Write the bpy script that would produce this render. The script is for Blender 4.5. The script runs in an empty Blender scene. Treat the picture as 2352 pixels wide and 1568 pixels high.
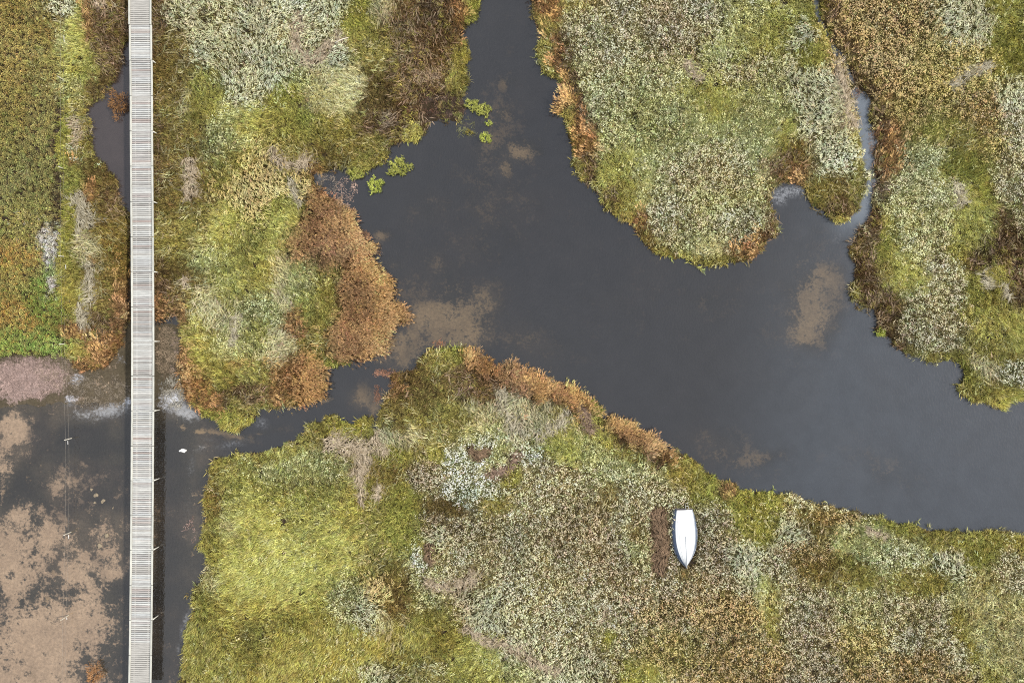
import bpy, bmesh, math, random
import numpy as np
from mathutils import Vector, Matrix

# ------------------------------------------------------------------ camera, sky, sun, exposure
scene = bpy.context.scene
COL = scene.collection
random.seed(7)
RNG = np.random.default_rng(11)
S = 72.0 / 2352.0            # metres for one unit of the plan (the plan is 2352 x 1568 units)
H = 55.0                     # height of the camera above the water
DECK = 0.85                  # top of the boardwalk above the water

cam_data = bpy.data.cameras.new('camera')
cam_data.sensor_width = 36.0
cam_data.lens = 36.0 * H / 72.0
cam_data.clip_start = 0.5
cam_data.clip_end = 3000.0
cam = bpy.data.objects.new('camera', cam_data)
COL.objects.link(cam)
cam.location = (0, 0, H)
cam.rotation_euler = (0, 0, 0)
scene.camera = cam

SUN_EL, SUN_AZ = math.radians(46), math.radians(80)   # azimuth clockwise from +Y (top of the picture)
world = bpy.data.worlds.new('World')
scene.world = world
world.use_nodes = True
wn, wl = world.node_tree.nodes, world.node_tree.links
wn.clear()
out = wn.new('ShaderNodeOutputWorld')
bg = wn.new('ShaderNodeBackground')
sky = wn.new('ShaderNodeTexSky')
sky.sky_type = 'NISHITA'
sky.sun_disc = False
sky.sun_elevation = SUN_EL
sky.sun_rotation = SUN_AZ
sky.dust_density = 2.0
tc = wn.new('ShaderNodeTexCoord')
cl = wn.new('ShaderNodeTexNoise')
cl.inputs['Scale'].default_value = 2.2
cl.inputs['Detail'].default_value = 4.0
wl.new(tc.outputs['Generated'], cl.inputs['Vector'])
ramp = wn.new('ShaderNodeMapRange')
ramp.inputs['From Min'].default_value = 0.3
ramp.inputs['From Max'].default_value = 0.7
ramp.inputs['To Min'].default_value = 0.5
ramp.inputs['To Max'].default_value = 0.98
wl.new(cl.outputs['Fac'], ramp.inputs['Value'])
mixw = wn.new('ShaderNodeMixRGB')
mixw.inputs['Color2'].default_value = (5.9, 6.25, 6.8, 1)     # thin even cloud cover
wl.new(ramp.outputs['Result'], mixw.inputs['Fac'])
wl.new(sky.outputs['Color'], mixw.inputs['Color1'])
wl.new(mixw.outputs['Color'], bg.inputs['Color'])
bg.inputs['Strength'].default_value = 0.12
wl.new(bg.outputs['Background'], out.inputs['Surface'])

sun_data = bpy.data.lights.new('sun', 'SUN')
sun_data.energy = 3.3
sun_data.angle = math.radians(5)
sun_data.color = (1.0, 0.95, 0.87)
sun = bpy.data.objects.new('sun', sun_data)
COL.objects.link(sun)
sd = Vector((math.sin(SUN_AZ) * math.cos(SUN_EL), math.cos(SUN_AZ) * math.cos(SUN_EL), math.sin(SUN_EL)))
sun.rotation_euler = sd.to_track_quat('Z', 'Y').to_euler()
sun.location = sd * 60

vs = scene.view_settings
vs.view_transform = 'Standard'
vs.look = 'None'
vs.exposure = 0.30
vs.gamma = 1.0
scene.cycles.max_bounces = 4
scene.cycles.diffuse_bounces = 1
scene.cycles.glossy_bounces = 2
scene.cycles.transmission_bounces = 2
scene.cycles.transparent_max_bounces = 6
scene.cycles.use_denoising = False
scene.cycles.filter_width = 1.05
scene.cycles.caustics_reflective = False
scene.cycles.caustics_refractive = False


# ------------------------------------------------------------------ helpers
def lin(c):
    r = []
    for v in c[:3]:
        v = v / 255.0
        r.append(v / 12.92 if v <= 0.04045 else ((v + 0.055) / 1.055) ** 2.4)
    return tuple(r)


def W(px, py, z=0.0):
    """plan units -> world, for a point whose plan position was read at height z"""
    k = S * (1.0 - z / H)
    return Vector(((px - 1176) * k, -(py - 784) * k, z))


def smooth(a, b, x):
    t = np.clip((x - a) / (b - a), 0, 1)
    return t * t * (3 - 2 * t)


_tables = {}


def vnoise(x, y, scale, seed=0):
    if seed not in _tables:
        _tables[seed] = np.random.default_rng(1000 + seed).random((257, 257)).astype(np.float32)
    t = _tables[seed]
    u, v = np.asarray(x) / scale + 91.3, np.asarray(y) / scale + 57.7
    iu, iv = np.floor(u).astype(int), np.floor(v).astype(int)
    fu, fv = u - iu, v - iv
    fu, fv = fu * fu * (3 - 2 * fu), fv * fv * (3 - 2 * fv)
    a, b, c, d = t[iv & 255, iu & 255], t[iv & 255, (iu + 1) & 255], t[(iv + 1) & 255, iu & 255], t[(iv + 1) & 255, (iu + 1) & 255]
    return (a * (1 - fu) + b * fu) * (1 - fv) + (c * (1 - fu) + d * fu) * fv


def fbm(x, y, scale, seed=0, octv=4):
    s, a, tot = 0, 1.0, 0
    for k in range(octv):
        s = s + a * vnoise(x, y, scale / 2 ** k, seed + k)
        tot += a
        a *= 0.55
    return s / tot


def tag(o, label=None, cat=None, group=None, kind=None):
    if label: o['label'] = label
    if cat: o['category'] = cat
    if group: o['group'] = group
    if kind: o['kind'] = kind
    return o


def mesh_obj(name, verts, faces, mat, parent=None, smooth_shade=False):
    me = bpy.data.meshes.new(name)
    me.from_pydata(verts, [], faces)
    if mat: me.materials.append(mat)
    if smooth_shade:
        me.polygons.foreach_set('use_smooth', [True] * len(me.polygons))
    me.update()
    o = bpy.data.objects.new(name, me)
    COL.objects.link(o)
    if parent: o.parent = parent
    return o


def empty(name, loc=(0, 0, 0), rz=0.0):
    o = bpy.data.objects.new(name, None)
    o.empty_display_size = 0.2
    COL.objects.link(o)
    o.location = loc
    o.rotation_euler = (0, 0, rz)
    return o


def bm_obj(name, bm, mat, parent=None, smooth_shade=False):
    me = bpy.data.meshes.new(name)
    bm.to_mesh(me)
    bm.free()
    if mat: me.materials.append(mat)
    if smooth_shade:
        me.polygons.foreach_set('use_smooth', [True] * len(me.polygons))
    o = bpy.data.objects.new(name, me)
    COL.objects.link(o)
    if parent: o.parent = parent
    return o


def box_bm(sx, sy, sz, bevel=0.0, seg=1):
    bm = bmesh.new()
    bmesh.ops.create_cube(bm, size=1.0)
    bmesh.ops.scale(bm, vec=(sx, sy, sz), verts=bm.verts)
    if bevel:
        bmesh.ops.bevel(bm, geom=list(bm.edges), offset=bevel, segments=seg, affect='EDGES')
    return bm


def tube(points, radius, sides=6, cap=True):
    """verts, faces of a tube through points (radius may be a list)"""
    pts = [Vector(p) for p in points]
    n = len(pts)
    rad = radius if isinstance(radius, (list, tuple)) else [radius] * n
    vs_, fs = [], []
    for i, p in enumerate(pts):
        d = (pts[min(i + 1, n - 1)] - pts[max(i - 1, 0)]).normalized()
        up = Vector((0, 0, 1)) if abs(d.z) < 0.9 else Vector((1, 0, 0))
        a = d.cross(up).normalized()
        b = d.cross(a).normalized()
        for k in range(sides):
            t = 2 * math.pi * k / sides
            vs_.append(p + (a * math.cos(t) + b * math.sin(t)) * rad[i])
    for i in range(n - 1):
        for k in range(sides):
            k2 = (k + 1) % sides
            fs.append((i * sides + k, i * sides + k2, (i + 1) * sides + k2, (i + 1) * sides + k))
    if cap:
        fs.append(tuple(range(sides))[::-1])
        fs.append(tuple((n - 1) * sides + k for k in range(sides)))
    return vs_, fs


def new_mat(name):
    m = bpy.data.materials.new(name)
    m.use_nodes = True
    nt = m.node_tree
    nt.nodes.clear()
    o = nt.nodes.new('ShaderNodeOutputMaterial')
    return m, nt.nodes, nt.links, o


# ------------------------------------------------------------------ materials
def leaf_material(name, attr, attr_type='INSTANCER', translucent=0.14):
    m, n, l, o = new_mat(name)
    a = n.new('ShaderNodeAttribute'); a.attribute_type = attr_type; a.attribute_name = attr
    t = n.new('ShaderNodeAttribute'); t.attribute_type = 'GEOMETRY'; t.attribute_name = 'tone'
    mul = n.new('ShaderNodeMixRGB'); mul.blend_type = 'MULTIPLY'; mul.inputs['Fac'].default_value = 1.0
    l.new(a.outputs['Color'], mul.inputs['Color1']); l.new(t.outputs['Color'], mul.inputs['Color2'])
    d = n.new('ShaderNodeBsdfDiffuse'); tr = n.new('ShaderNodeBsdfTranslucent')
    l.new(mul.outputs['Color'], d.inputs['Color']); l.new(mul.outputs['Color'], tr.inputs['Color'])
    mx = n.new('ShaderNodeMixShader'); mx.inputs['Fac'].default_value = translucent
    l.new(d.outputs['BSDF'], mx.inputs[1]); l.new(tr.outputs['BSDF'], mx.inputs[2])
    l.new(mx.outputs['Shader'], o.inputs['Surface'])
    return m


M_LEAF = leaf_material('leaf blade', 'col')
M_UNDER = leaf_material('leaf understorey', 'col2')


def plant_material(name, c1, c2):
    """for single plants and straw mats: two colours mixed by a per-blade value"""
    m, n, l, o = new_mat(name)
    t = n.new('ShaderNodeAttribute'); t.attribute_type = 'GEOMETRY'; t.attribute_name = 'tone'
    r = n.new('ShaderNodeValToRGB')
    r.color_ramp.elements[0].position = 0.55; r.color_ramp.elements[1].position = 1.15
    r.color_ramp.elements[0].color = (*lin(c1), 1); r.color_ramp.elements[1].color = (*lin(c2), 1)
    l.new(t.outputs['Fac'], r.inputs['Fac'])
    d = n.new('ShaderNodeBsdfDiffuse'); tr = n.new('ShaderNodeBsdfTranslucent')
    l.new(r.outputs['Color'], d.inputs['Color']); l.new(r.outputs['Color'], tr.inputs['Color'])
    mx = n.new('ShaderNodeMixShader'); mx.inputs['Fac'].default_value = 0.2
    l.new(d.outputs['BSDF'], mx.inputs[1]); l.new(tr.outputs['BSDF'], mx.inputs[2])
    l.new(mx.outputs['Shader'], o.inputs['Surface'])
    return m


def wood_material(name, ramp_cols, scale=(3, 30, 3), rough=0.85, rand=True):
    m, n, l, o = new_mat(name)
    p = n.new('ShaderNodeBsdfPrincipled'); p.inputs['Roughness'].default_value = rough
    p.inputs['Specular IOR Level'].default_value = 0.2
    oi = n.new('ShaderNodeObjectInfo')
    r = n.new('ShaderNodeValToRGB')
    r.color_ramp.elements[0].color = (*lin(ramp_cols[0]), 1)
    r.color_ramp.elements[1].color = (*lin(ramp_cols[-1]), 1)
    for i, c in enumerate(ramp_cols[1:-1]):
        e = r.color_ramp.elements.new((i + 1) / (len(ramp_cols) - 1)); e.color = (*lin(c), 1)
    l.new(oi.outputs['Random'], r.inputs['Fac'])
    g = n.new('ShaderNodeNewGeometry')
    mp = n.new('ShaderNodeMapping'); mp.inputs['Scale'].default_value = scale
    l.new(g.outputs['Position'], mp.inputs['Vector'])
    nz = n.new('ShaderNodeTexNoise'); nz.inputs['Scale'].default_value = 1.0; nz.inputs['Detail'].default_value = 5
    l.new(mp.outputs['Vector'], nz.inputs['Vector'])
    mr = n.new('ShaderNodeMapRange'); mr.inputs['From Min'].default_value = 0.25; mr.inputs['From Max'].default_value = 0.75
    mr.inputs['To Min'].default_value = 0.72; mr.inputs['To Max'].default_value = 1.12
    l.new(nz.outputs['Fac'], mr.inputs['Value'])
    mul = n.new('ShaderNodeVectorMath'); mul.operation = 'SCALE'
    l.new(r.outputs['Color'], mul.inputs[0]); l.new(mr.outputs['Result'], mul.inputs['Scale'])
    l.new(mul.outputs['Vector'], p.inputs['Base Color'])
    b = n.new('ShaderNodeBump'); b.inputs['Strength'].default_value = 0.3; b.inputs['Distance'].default_value = 0.01
    l.new(nz.outputs['Fac'], b.inputs['Height']); l.new(b.outputs['Normal'], p.inputs['Normal'])
    l.new(p.outputs['BSDF'], o.inputs['Surface'])
    return m


def simple_material(name, col, rough=0.5, metal=0.0, var=0.12, scale=6.0):
    m, n, l, o = new_mat(name)
    p = n.new('ShaderNodeBsdfPrincipled')
    p.inputs['Roughness'].default_value = rough; p.inputs['Metallic'].default_value = metal
    g = n.new('ShaderNodeNewGeometry')
    nz = n.new('ShaderNodeTexNoise'); nz.inputs['Scale'].default_value = scale; nz.inputs['Detail'].default_value = 5
    l.new(g.outputs['Position'], nz.inputs['Vector'])
    mr = n.new('ShaderNodeMapRange'); mr.inputs['To Min'].default_value = 1 - var; mr.inputs['To Max'].default_value = 1 + var * 0.6
    l.new(nz.outputs['Fac'], mr.inputs['Value'])
    mul = n.new('ShaderNodeVectorMath'); mul.operation = 'SCALE'; mul.inputs[0].default_value = lin(col)
    l.new(mr.outputs['Result'], mul.inputs['Scale']); l.new(mul.outputs['Vector'], p.inputs['Base Color'])
    l.new(p.outputs['BSDF'], o.inputs['Surface'])
    return m


M_BOARD = wood_material('weathered deck board', [(178, 174, 166), (190, 189, 183), (202, 202, 196), (172, 166, 160), (186, 187, 184), (208, 207, 200), (168, 154, 146), (194, 195, 192), (160, 156, 150), (206, 205, 198)], scale=(2.5, 22, 4))
M_RAIL = wood_material('weathered kerb timber', [(182, 181, 171), (200, 199, 188)], scale=(22, 2.5, 4))
M_JOIST = wood_material('joist timber', [(186, 182, 172), (198, 194, 184)], scale=(20, 2, 4))
M_LEG = simple_material('galvanised leg', (226, 222, 208), 0.6, 0.0, 0.2, 9)
M_STAKE = wood_material('pale split stake', [(205, 196, 176), (226, 220, 204)], scale=(25, 25, 4))
M_WIRE = simple_material('pale fence wire', (140, 132, 120), 0.6, 0.0, 0.1)
M_TAPE = simple_material('white fence tape', (226, 224, 218), 0.6)

# ------------------------------------------------------------------ plan of the water
WATER = [
    (1130, -260), (1112, -40), (1108, 0), (1103, 15), (1095, 42), (1068, 55), (1060, 72), (1060, 85), (1074, 97), (1074, 132), (1063, 155), (1070, 180), (1072, 200), (1062, 222),
    (1066, 238), (1072, 255), (1066, 270), (1056, 285), (1033, 276), (1010, 272), (988, 275), (980, 295), (978, 315), (958, 332), (938, 322), (913, 327), (898, 345),
    (885, 366), (858, 385), (840, 395), (815, 398), (795, 388), (760, 392), (720, 396), (716, 410), (728, 442), (762, 455), (773, 470), (795, 495), (808, 527), (820, 540), (836, 552), (850, 570),
    (846, 585), (848, 600), (860, 620), (875, 635), (900, 662), (890, 682), (895, 700), (915, 707), (935, 717), (930, 735), (908, 740), (890, 762), (883, 786),
    (865, 811), (833, 819), (805, 821), (800, 836), (778, 844), (753, 841), (745, 851), (738, 884), (735, 909), (698, 926), (648, 931), (633, 936), (588, 941),
    (582, 962), (568, 974), (545, 984), (528, 988), (506, 976), (498, 962), (475, 959), (455, 939), (428, 916), (414, 881), (411, 849), (415, 821), (419, 784), (415, 740), (404, 726), (380, 732), (355, 738),
    (325, 740), (298, 741), (288, 745), (283, 782), (287, 791), (265, 811), (235, 844), (195, 856), (168, 841), (163, 826), (140, 814), (0, 817), (-260, 830),
    (-260, 1830), (395, 1830), (405, 1640), (415, 1568), (425, 1526), (422, 1481), (427, 1448), (445, 1401), (440, 1368), (468, 1331), (472, 1276), (460, 1261), (465, 1238), (470, 1176),
    (470, 1154), (475, 1109), (490, 1076), (500, 1053), (545, 1046), (588, 1041), (625, 1028), (663, 1018), (700, 1001), (710, 978), (745, 970), (760, 952), (778, 951), (790, 968), (808, 973), (828, 960), (850, 960), (853, 984),
    (868, 994), (875, 964), (878, 929), (888, 904), (903, 881), (900, 863), (925, 859), (958, 844), (965, 821), (988, 806), (995, 795), (1013, 801), (1045, 793), (1063, 792), (1073, 809), (1095, 819), (1120, 839), (1150, 851),
    (1176, 840), (1186, 851), (1201, 864), (1246, 871), (1271, 889), (1308, 899), (1331, 914), (1361, 920), (1376, 934), (1388, 959), (1416, 966), (1448, 981), (1473, 999), (1496, 1006), (1506, 1021), (1538, 1026),
    (1563, 1041), (1588, 1056), (1616, 1081), (1651, 1104), (1691, 1116), (1706, 1131), (1764, 1129), (1826, 1136), (1851, 1154), (1914, 1167), (1954, 1178), (2024, 1184), (2041, 1198), (2079, 1204), (2124, 1212),
    (2154, 1217), (2214, 1222), (2264, 1220), (2296, 1218), (2352, 1234), (2620, 1270), (2620, 830), (2400, 908), (2352, 919), (2314, 926), (2301, 944), (2276, 931), (2264, 926), (2229, 926), (2199, 894), (2211, 866), (2209, 849),
    (2189, 826), (2154, 826), (2129, 834), (2114, 819), (2074, 809), (2051, 786), (2035, 768), (2010, 756), (2014, 734), (2004, 714), (1984, 709), (1954, 689), (1946, 662), (1961, 639), (1961, 604), (1949, 574),
    (1966, 552), (1966, 527), (1984, 509), (1996, 492), (2004, 459), (2011, 417), (2016, 390), (2016, 325), (2014, 295), (1996, 265), (1999, 237), (1989, 212), (1966, 194), (1966, 175), (1952, 150), (1941, 120),
    (1918, 95), (1908, 60), (1894, 37), (1886, 0), (1862, -260), (1828, -260), (1849, 0), (1856, 20), (1880, 62), (1889, 80), (1901, 100), (1906, 132), (1932, 150), (1944, 180), (1954, 200), (1954, 237), (1964, 270), (1963, 300),
    (1974, 325), (1979, 362), (1986, 390), (1990, 407), (1979, 420), (1984, 442), (1971, 467), (1969, 487), (1949, 507), (1914, 512), (1894, 484), (1864, 462), (1851, 430), (1814, 417), (1774, 430), (1766, 465),
    (1784, 502), (1781, 542), (1764, 552), (1758, 560), (1754, 577), (1726, 587), (1706, 597), (1663, 610), (1633, 612), (1588, 597), (1508, 587), (1478, 557), (1451, 517), (1431, 507), (1421, 492), (1396, 485), (1376, 457),
    (1361, 427), (1341, 420), (1323, 392), (1316, 345), (1301, 315), (1301, 280), (1283, 250), (1293, 225), (1286, 187), (1246, 165), (1236, 125), (1243, 82), (1226, 25), (1216, 0), (1190, -260)]
POND = [(318, 88), (295, 97), (280, 125), (285, 150), (270, 182), (240, 197), (236, 212), (213, 235), (200, 270), (210, 305), (213, 345), (235, 370), (250, 397), (268, 417), (273, 447), (281, 475), (300, 492), (322, 490), (328, 300), (326, 150)]


def densify(poly, step=6.0):
    o = []
    for (x0, y0), (x1, y1) in zip(poly, poly[1:] + poly[:1]):
        n = max(1, int(math.hypot(x1 - x0, y1 - y0) / step))
        for k in range(n):
            o.append((x0 + (x1 - x0) * k / n, y0 + (y1 - y0) * k / n))
    return np.array(o)


def inside(poly, x, y):
    poly = np.asarray(poly, float)
    r = np.zeros(x.shape, bool)
    x0, y0 = poly[-1]
    for x1, y1 in poly:
        if y0 != y1:
            c = ((y1 > y) != (y0 > y)) & (x < (x0 - x1) * (y - y1) / (y0 - y1) + x1)
            r ^= c
        x0, y0 = x1, y1
    return r


GX = np.arange(-260, 2614, 5.0); GY = np.arange(-260, 1830, 5.0)
gx, gy = np.meshgrid(GX, GY)
wx = gx + 20 * (fbm(gx, gy, 34, 1) - 0.5); wy = gy + 20 * (fbm(gx, gy, 34, 5) - 0.5)
mask = inside(WATER, wx, wy) | inside(POND, wx, wy)
bpts = np.vstack([densify(WATER), densify(POND)])
d2 = np.full(gx.size, 1e12)
fx, fy = wx.ravel(), wy.ravel()
# distance to the bank, only near it
for i in range(0, len(bpts), 60):
    seg = bpts[i:i + 60]
    x0, y0 = seg.min(0) - 70; x1, y1 = seg.max(0) + 70
    sel = np.nonzero((fx > x0) & (fx < x1) & (fy > y0) & (fy < y1))[0]
    if len(sel) == 0: continue
    dd = ((fx[sel, None] - seg[None, :, 0]) ** 2 + (fy[sel, None] - seg[None, :, 1]) ** 2).min(1)
    d2[sel] = np.minimum(d2[sel], dd)
SDF = np.minimum(np.sqrt(d2), 70).reshape(gx.shape) * np.where(mask, -1, 1)     # + on land, - in the water


crk = np.interp(GY, [-300, 0, 60, 100, 150, 200, 300], [1845, 1867, 1895, 1908, 1942, 1960, 1990])
SDF = SDF + (6.0 * smooth(235, 160, gy) * (0.45 + 1.1 * vnoise(gx, gy, 40, 7)) + 2.5 * smooth(480, 380, gy)) * (np.abs(gx - crk[:, None]) < 60)


def sdf(x, y):
    u = np.clip((np.asarray(x) - GX[0]) / 5.0, 0, len(GX) - 1.001); v = np.clip((np.asarray(y) - GY[0]) / 5.0, 0, len(GY) - 1.001)
    iu, iv = u.astype(int), v.astype(int); fu, fv = u - iu, v - iv
    return (SDF[iv, iu] * (1 - fu) + SDF[iv, iu + 1] * fu) * (1 - fv) + (SDF[iv + 1, iu] * (1 - fu) + SDF[iv + 1, iu + 1] * fu) * fv


def blob(x, y, cx, cy, rx, ry, rot=0.0):
    c, s = math.cos(math.radians(rot)), math.sin(math.radians(rot))
    dx, dy = x - cx, y - cy
    return ((dx * c + dy * s) / rx) ** 2 + ((-dx * s + dy * c) / ry) ** 2


# ------------------------------------------------------------------ ground: one sheet, land above the water and bed below it
axis_x = np.concatenate([[-14000, -6000, -2500, -1200, -700, -420], np.arange(-300, 2652, 5.5), [2770, 3050, 3600, 5000, 8500, 16000]])
axis_y = np.concatenate([[-14000, -6000, -2500, -1200, -700, -420], np.arange(-300, 1870, 5.5), [1990, 2260, 2800, 4000, 8000, 16000]])
px, py = np.meshgrid(axis_x, axis_y)
sd_g = sdf(px, py)
flat_zone = smooth(560, 430, px) * smooth(700, 760, py)              # the shallow flat on the left
soft = smooth(30, 70, px - 560 + 60 * (fbm(px, py, 120, 9) - 0.5))
n1 = fbm(px, py, 90, 20); n2 = fbm(px, py, 28, 24); n3 = fbm(px, py, 11, 28, 3)
depth_river = 0.10 + 0.5 * smooth(4, 60, -sd_g)
depth_flat = 0.035 + 0.05 * smooth(0.35, 0.65, n1) + 0.02 * n2
z_bed = -(depth_river * (1 - flat_zone) + depth_flat * flat_zone)
# weed mat that reaches the surface in the upper part of the flat
mat_zone = smooth(972, 915, py + 26 * (n2 - 0.5) + 26 * (n1 - 0.5)) * smooth(470, 425, px) * smooth(700, 760, py)
z_bed = z_bed * (1 - mat_zone) + mat_zone * (0.012 + 0.03 * (n3 - 0.42))
z_land = 0.06 + 0.12 * smooth(0, 30, sd_g) + 0.08 * (n1 - 0.5)
pz = np.where(sd_g > 2, z_land, np.where(sd_g < -3, z_bed, z_bed + (z_land - z_bed) * smooth(-3, 2, sd_g)))
# mud shelf off the west bank
shelf = np.clip(1 - blob(px, py, 1020, 262, 60, 26), 0, 1)

mud_dark = np.array(lin((62, 52, 44))); humus = np.array(lin((58, 48, 32))); weed = np.array(lin((70, 66, 58))); sand = np.array(lin((188, 164, 140)))
litter = np.array(lin((150, 130, 122))); algae = np.array(lin((164, 142, 110))); film = np.array(lin((196, 198, 204))); silt = np.array(lin((112, 100, 86)))


def field(blobs, x, y):
    f = np.zeros(x.shape)
    for (cx, cy, rx, ry, rot, s) in blobs:
        f = np.maximum(f, s * np.exp(-0.9 * blob(x, y, cx, cy, rx, ry, rot)))
    return f


SANDB = [(30, 985, 34, 42, 0, 1.0), (110, 1235, 60, 60, 20, .75), (90, 1470, 140, 110, 0, 1.15), (30, 1300, 90, 120, 0, .95), (200, 1430, 90, 130, 0, .95), (180, 1330, 70, 60, 0, .85), (60, 1190, 60, 50, 0, .7), (260, 1300, 40, 60, 0, .6),
         (230, 1240, 30, 40, 0, .6), (150, 1110, 60, 50, 0, .45), (10, 1080, 30, 60, 0, .6), (60, 1600, 200, 100, 0, 1.0), (230, 1560, 50, 50, 0, .6), (270, 1130, 20, 20, 0, .4)]
ALGB = [(1010, 700, 170, 110, 15, .6), (1130, 480, 120, 160, 0, .42), (1160, 280, 70, 130, 0, .5), (1870, 680, 110, 150, 10, .55), (1500, 640, 160, 120, 0, .3), (1700, 1040, 160, 60, 10, .42), (1200, 780, 140, 60, 20, .5), (1030, 745, 120, 71, 12, 1.15), (935, 800, 63, 51, -30, 1.15), (1110, 700, 57, 69, 0, 0.80), (1160, 262, 29, 23, 0, 0.86), (1200, 345, 46, 32, 0, 0.98), (1163, 388, 18, 25, 0, 1.09), (1155, 195, 13, 20, 0, 0.92), (1240, 350, 16, 12, 0, .8),
        (1880, 700, 63, 109, 12, 1.15), (1860, 760, 51, 46, 0, 1.09), (1910, 640, 40, 46, 0, 0.92), (835, 915, 29, 36, 40, 0.98), (868, 935, 34, 34, 0, 0.92), (1740, 1055, 92, 29, -8, 0.63), (1880, 590, 69, 46, 0, 0.46), (1640, 690, 103, 69, 0, 0.34), (2050, 1080, 103, 57, 25, 0.40),
        (1885, 530, 46, 34, 0, 0.34), (880, 540, 23, 16, 0, 0.80), (910, 610, 29, 23, 0, 0.57), (1000, 620, 69, 69, 0, 0.46), (750, 920, 20, 6, -20, 1.1), (500, 994, 40, 5, 8, 1.4), (545, 1004, 24, 6, 14, 1.4), (455, 992, 16, 4, 0, 1.3), (590, 998, 30, 4, -8, 1.1), (418, 980, 9, 6, 0, 1.4),
        (640, 985, 40, 12, 0, .5), (1000, 470, 69, 69, 0, 0.40), (1100, 560, 92, 69, 0, 0.40), (1130, 330, 69, 103, 0, 0.52), (560, 1010, 60, 10, 10, .6)]
FILMB = [(250, 942, 62, 18, -12, 1.1), (200, 952, 40, 16, 0, .8), (290, 925, 22, 22, 0, .9), (178, 873, 22, 18, -30, .8), (395, 925, 34, 26, 0, 1.1), (425, 945, 36, 18, 25, .9), (370, 880, 18, 24, 0, .55), (278, 825, 18, 18, 0, .55),
         (423, 1440, 7, 46, 14, .9), (410, 1490, 6, 20, 10, .6), (125, 600, 4, 4, 0, 0), (460, 1030, 26, 8, -20, .45), (440, 1070, 10, 34, 10, .5), (480, 1010, 40, 6, 0, .3), (430, 1160, 14, 60, 0, .32), (600, 972, 22, 16, 0, .5), (530, 1020, 50, 8, -12, .6), (160, 920, 20, 20, 0, .6),
         (1815, 440, 42, 12, -8, 1.3), (1790, 452, 18, 18, -40, 1.2), (1845, 440, 20, 14, 30, .7), (1925, 545, 30, 10, -40, .4), (735, 408, 22, 16, 0, .5), (1888, 10, 12, 30, 0, .6), (1905, 70, 10, 14, 0, .7)]
sandf = field(SANDB, px, py) + 0.9 * (n1 - 0.5) + 0.55 * (n2 - 0.5)
algf = field(ALGB, px, py) + 0.75 * (n2 - 0.5) + 0.5 * (n3 - 0.5)


def lerp(a, b, t):
    return a * (1 - t[..., None]) + b * t[..., None]


bedc = lerp(np.broadcast_to(weed, px.shape + (3,)), silt, 0.6 * smooth(0.35, 0.7, n1))
bedc = lerp(bedc, np.array(lin((84, 74, 54))), mat_zone * 0.6)
landc = lerp(np.broadcast_to(humus, px.shape + (3,)), mud_dark, smooth(0.3, 0.7, n2))
gcol = np.where((sd_g > 0)[..., None], landc, bedc)
wet = smooth(1, -4, sd_g)
sand_f = (sandf - 0.5 * smooth(0.58, 0.66, n2) * smooth(0.35, 0.6, fbm(px, py, 160, 33))) * wet
alg_f = algf * wet * (1 - 0.2 * flat_zone)
film_f = field(FILMB, px, py) * (0.65 + 0.7 * n2) * flat_zone * wet
litt_f = field([(55, 868, 95, 46, 0, 1.1), (140, 850, 40, 30, 0, .6), (400, 800, 24, 50, 0, .5)], px, py) * wet


def grid_mesh(name, X, Y, Z, attrs):
    ny, nx = X.shape
    me = bpy.data.meshes.new(name)
    co = np.stack([X, Y, Z], -1).reshape(-1, 3).astype(np.float32)
    idx = np.arange(nx * ny).reshape(ny, nx)
    q = np.stack([idx[:-1, :-1], idx[1:, :-1], idx[1:, 1:], idx[:-1, 1:]], -1).reshape(-1, 4)
    me.vertices.add(len(co)); me.vertices.foreach_set('co', co.ravel())
    me.loops.add(q.size); me.loops.foreach_set('vertex_index', q.ravel().astype(np.int32))
    me.polygons.add(len(q)); me.polygons.foreach_set('loop_start', np.arange(0, q.size, 4, dtype=np.int32))
    me.update(calc_edges=True)
    for an, (typ, arr) in attrs.items():
        a = me.attributes.new(an, typ, 'POINT')
        if typ == 'FLOAT_COLOR':
            buf = np.ones((len(co), 4), np.float32); buf[:, :3] = arr.reshape(-1, 3)
            a.data.foreach_set('color', buf.ravel())
        else:
            a.data.foreach_set('value', arr.reshape(-1).astype(np.float32))
    me.polygons.foreach_set('use_smooth', [True] * len(me.polygons))
    return me


m_ground, n, l, o = new_mat('marsh mud and bed sediment')
g = n.new('ShaderNodeNewGeometry')


def noise_node(scale, detail=8, rough=0.7):
    nz = n.new('ShaderNodeTexNoise'); nz.inputs['Scale'].default_value = scale; nz.inputs['Detail'].default_value = detail; nz.inputs['Roughness'].default_value = rough
    l.new(g.outputs['Position'], nz.inputs['Vector'])
    return nz.outputs['Fac']


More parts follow.
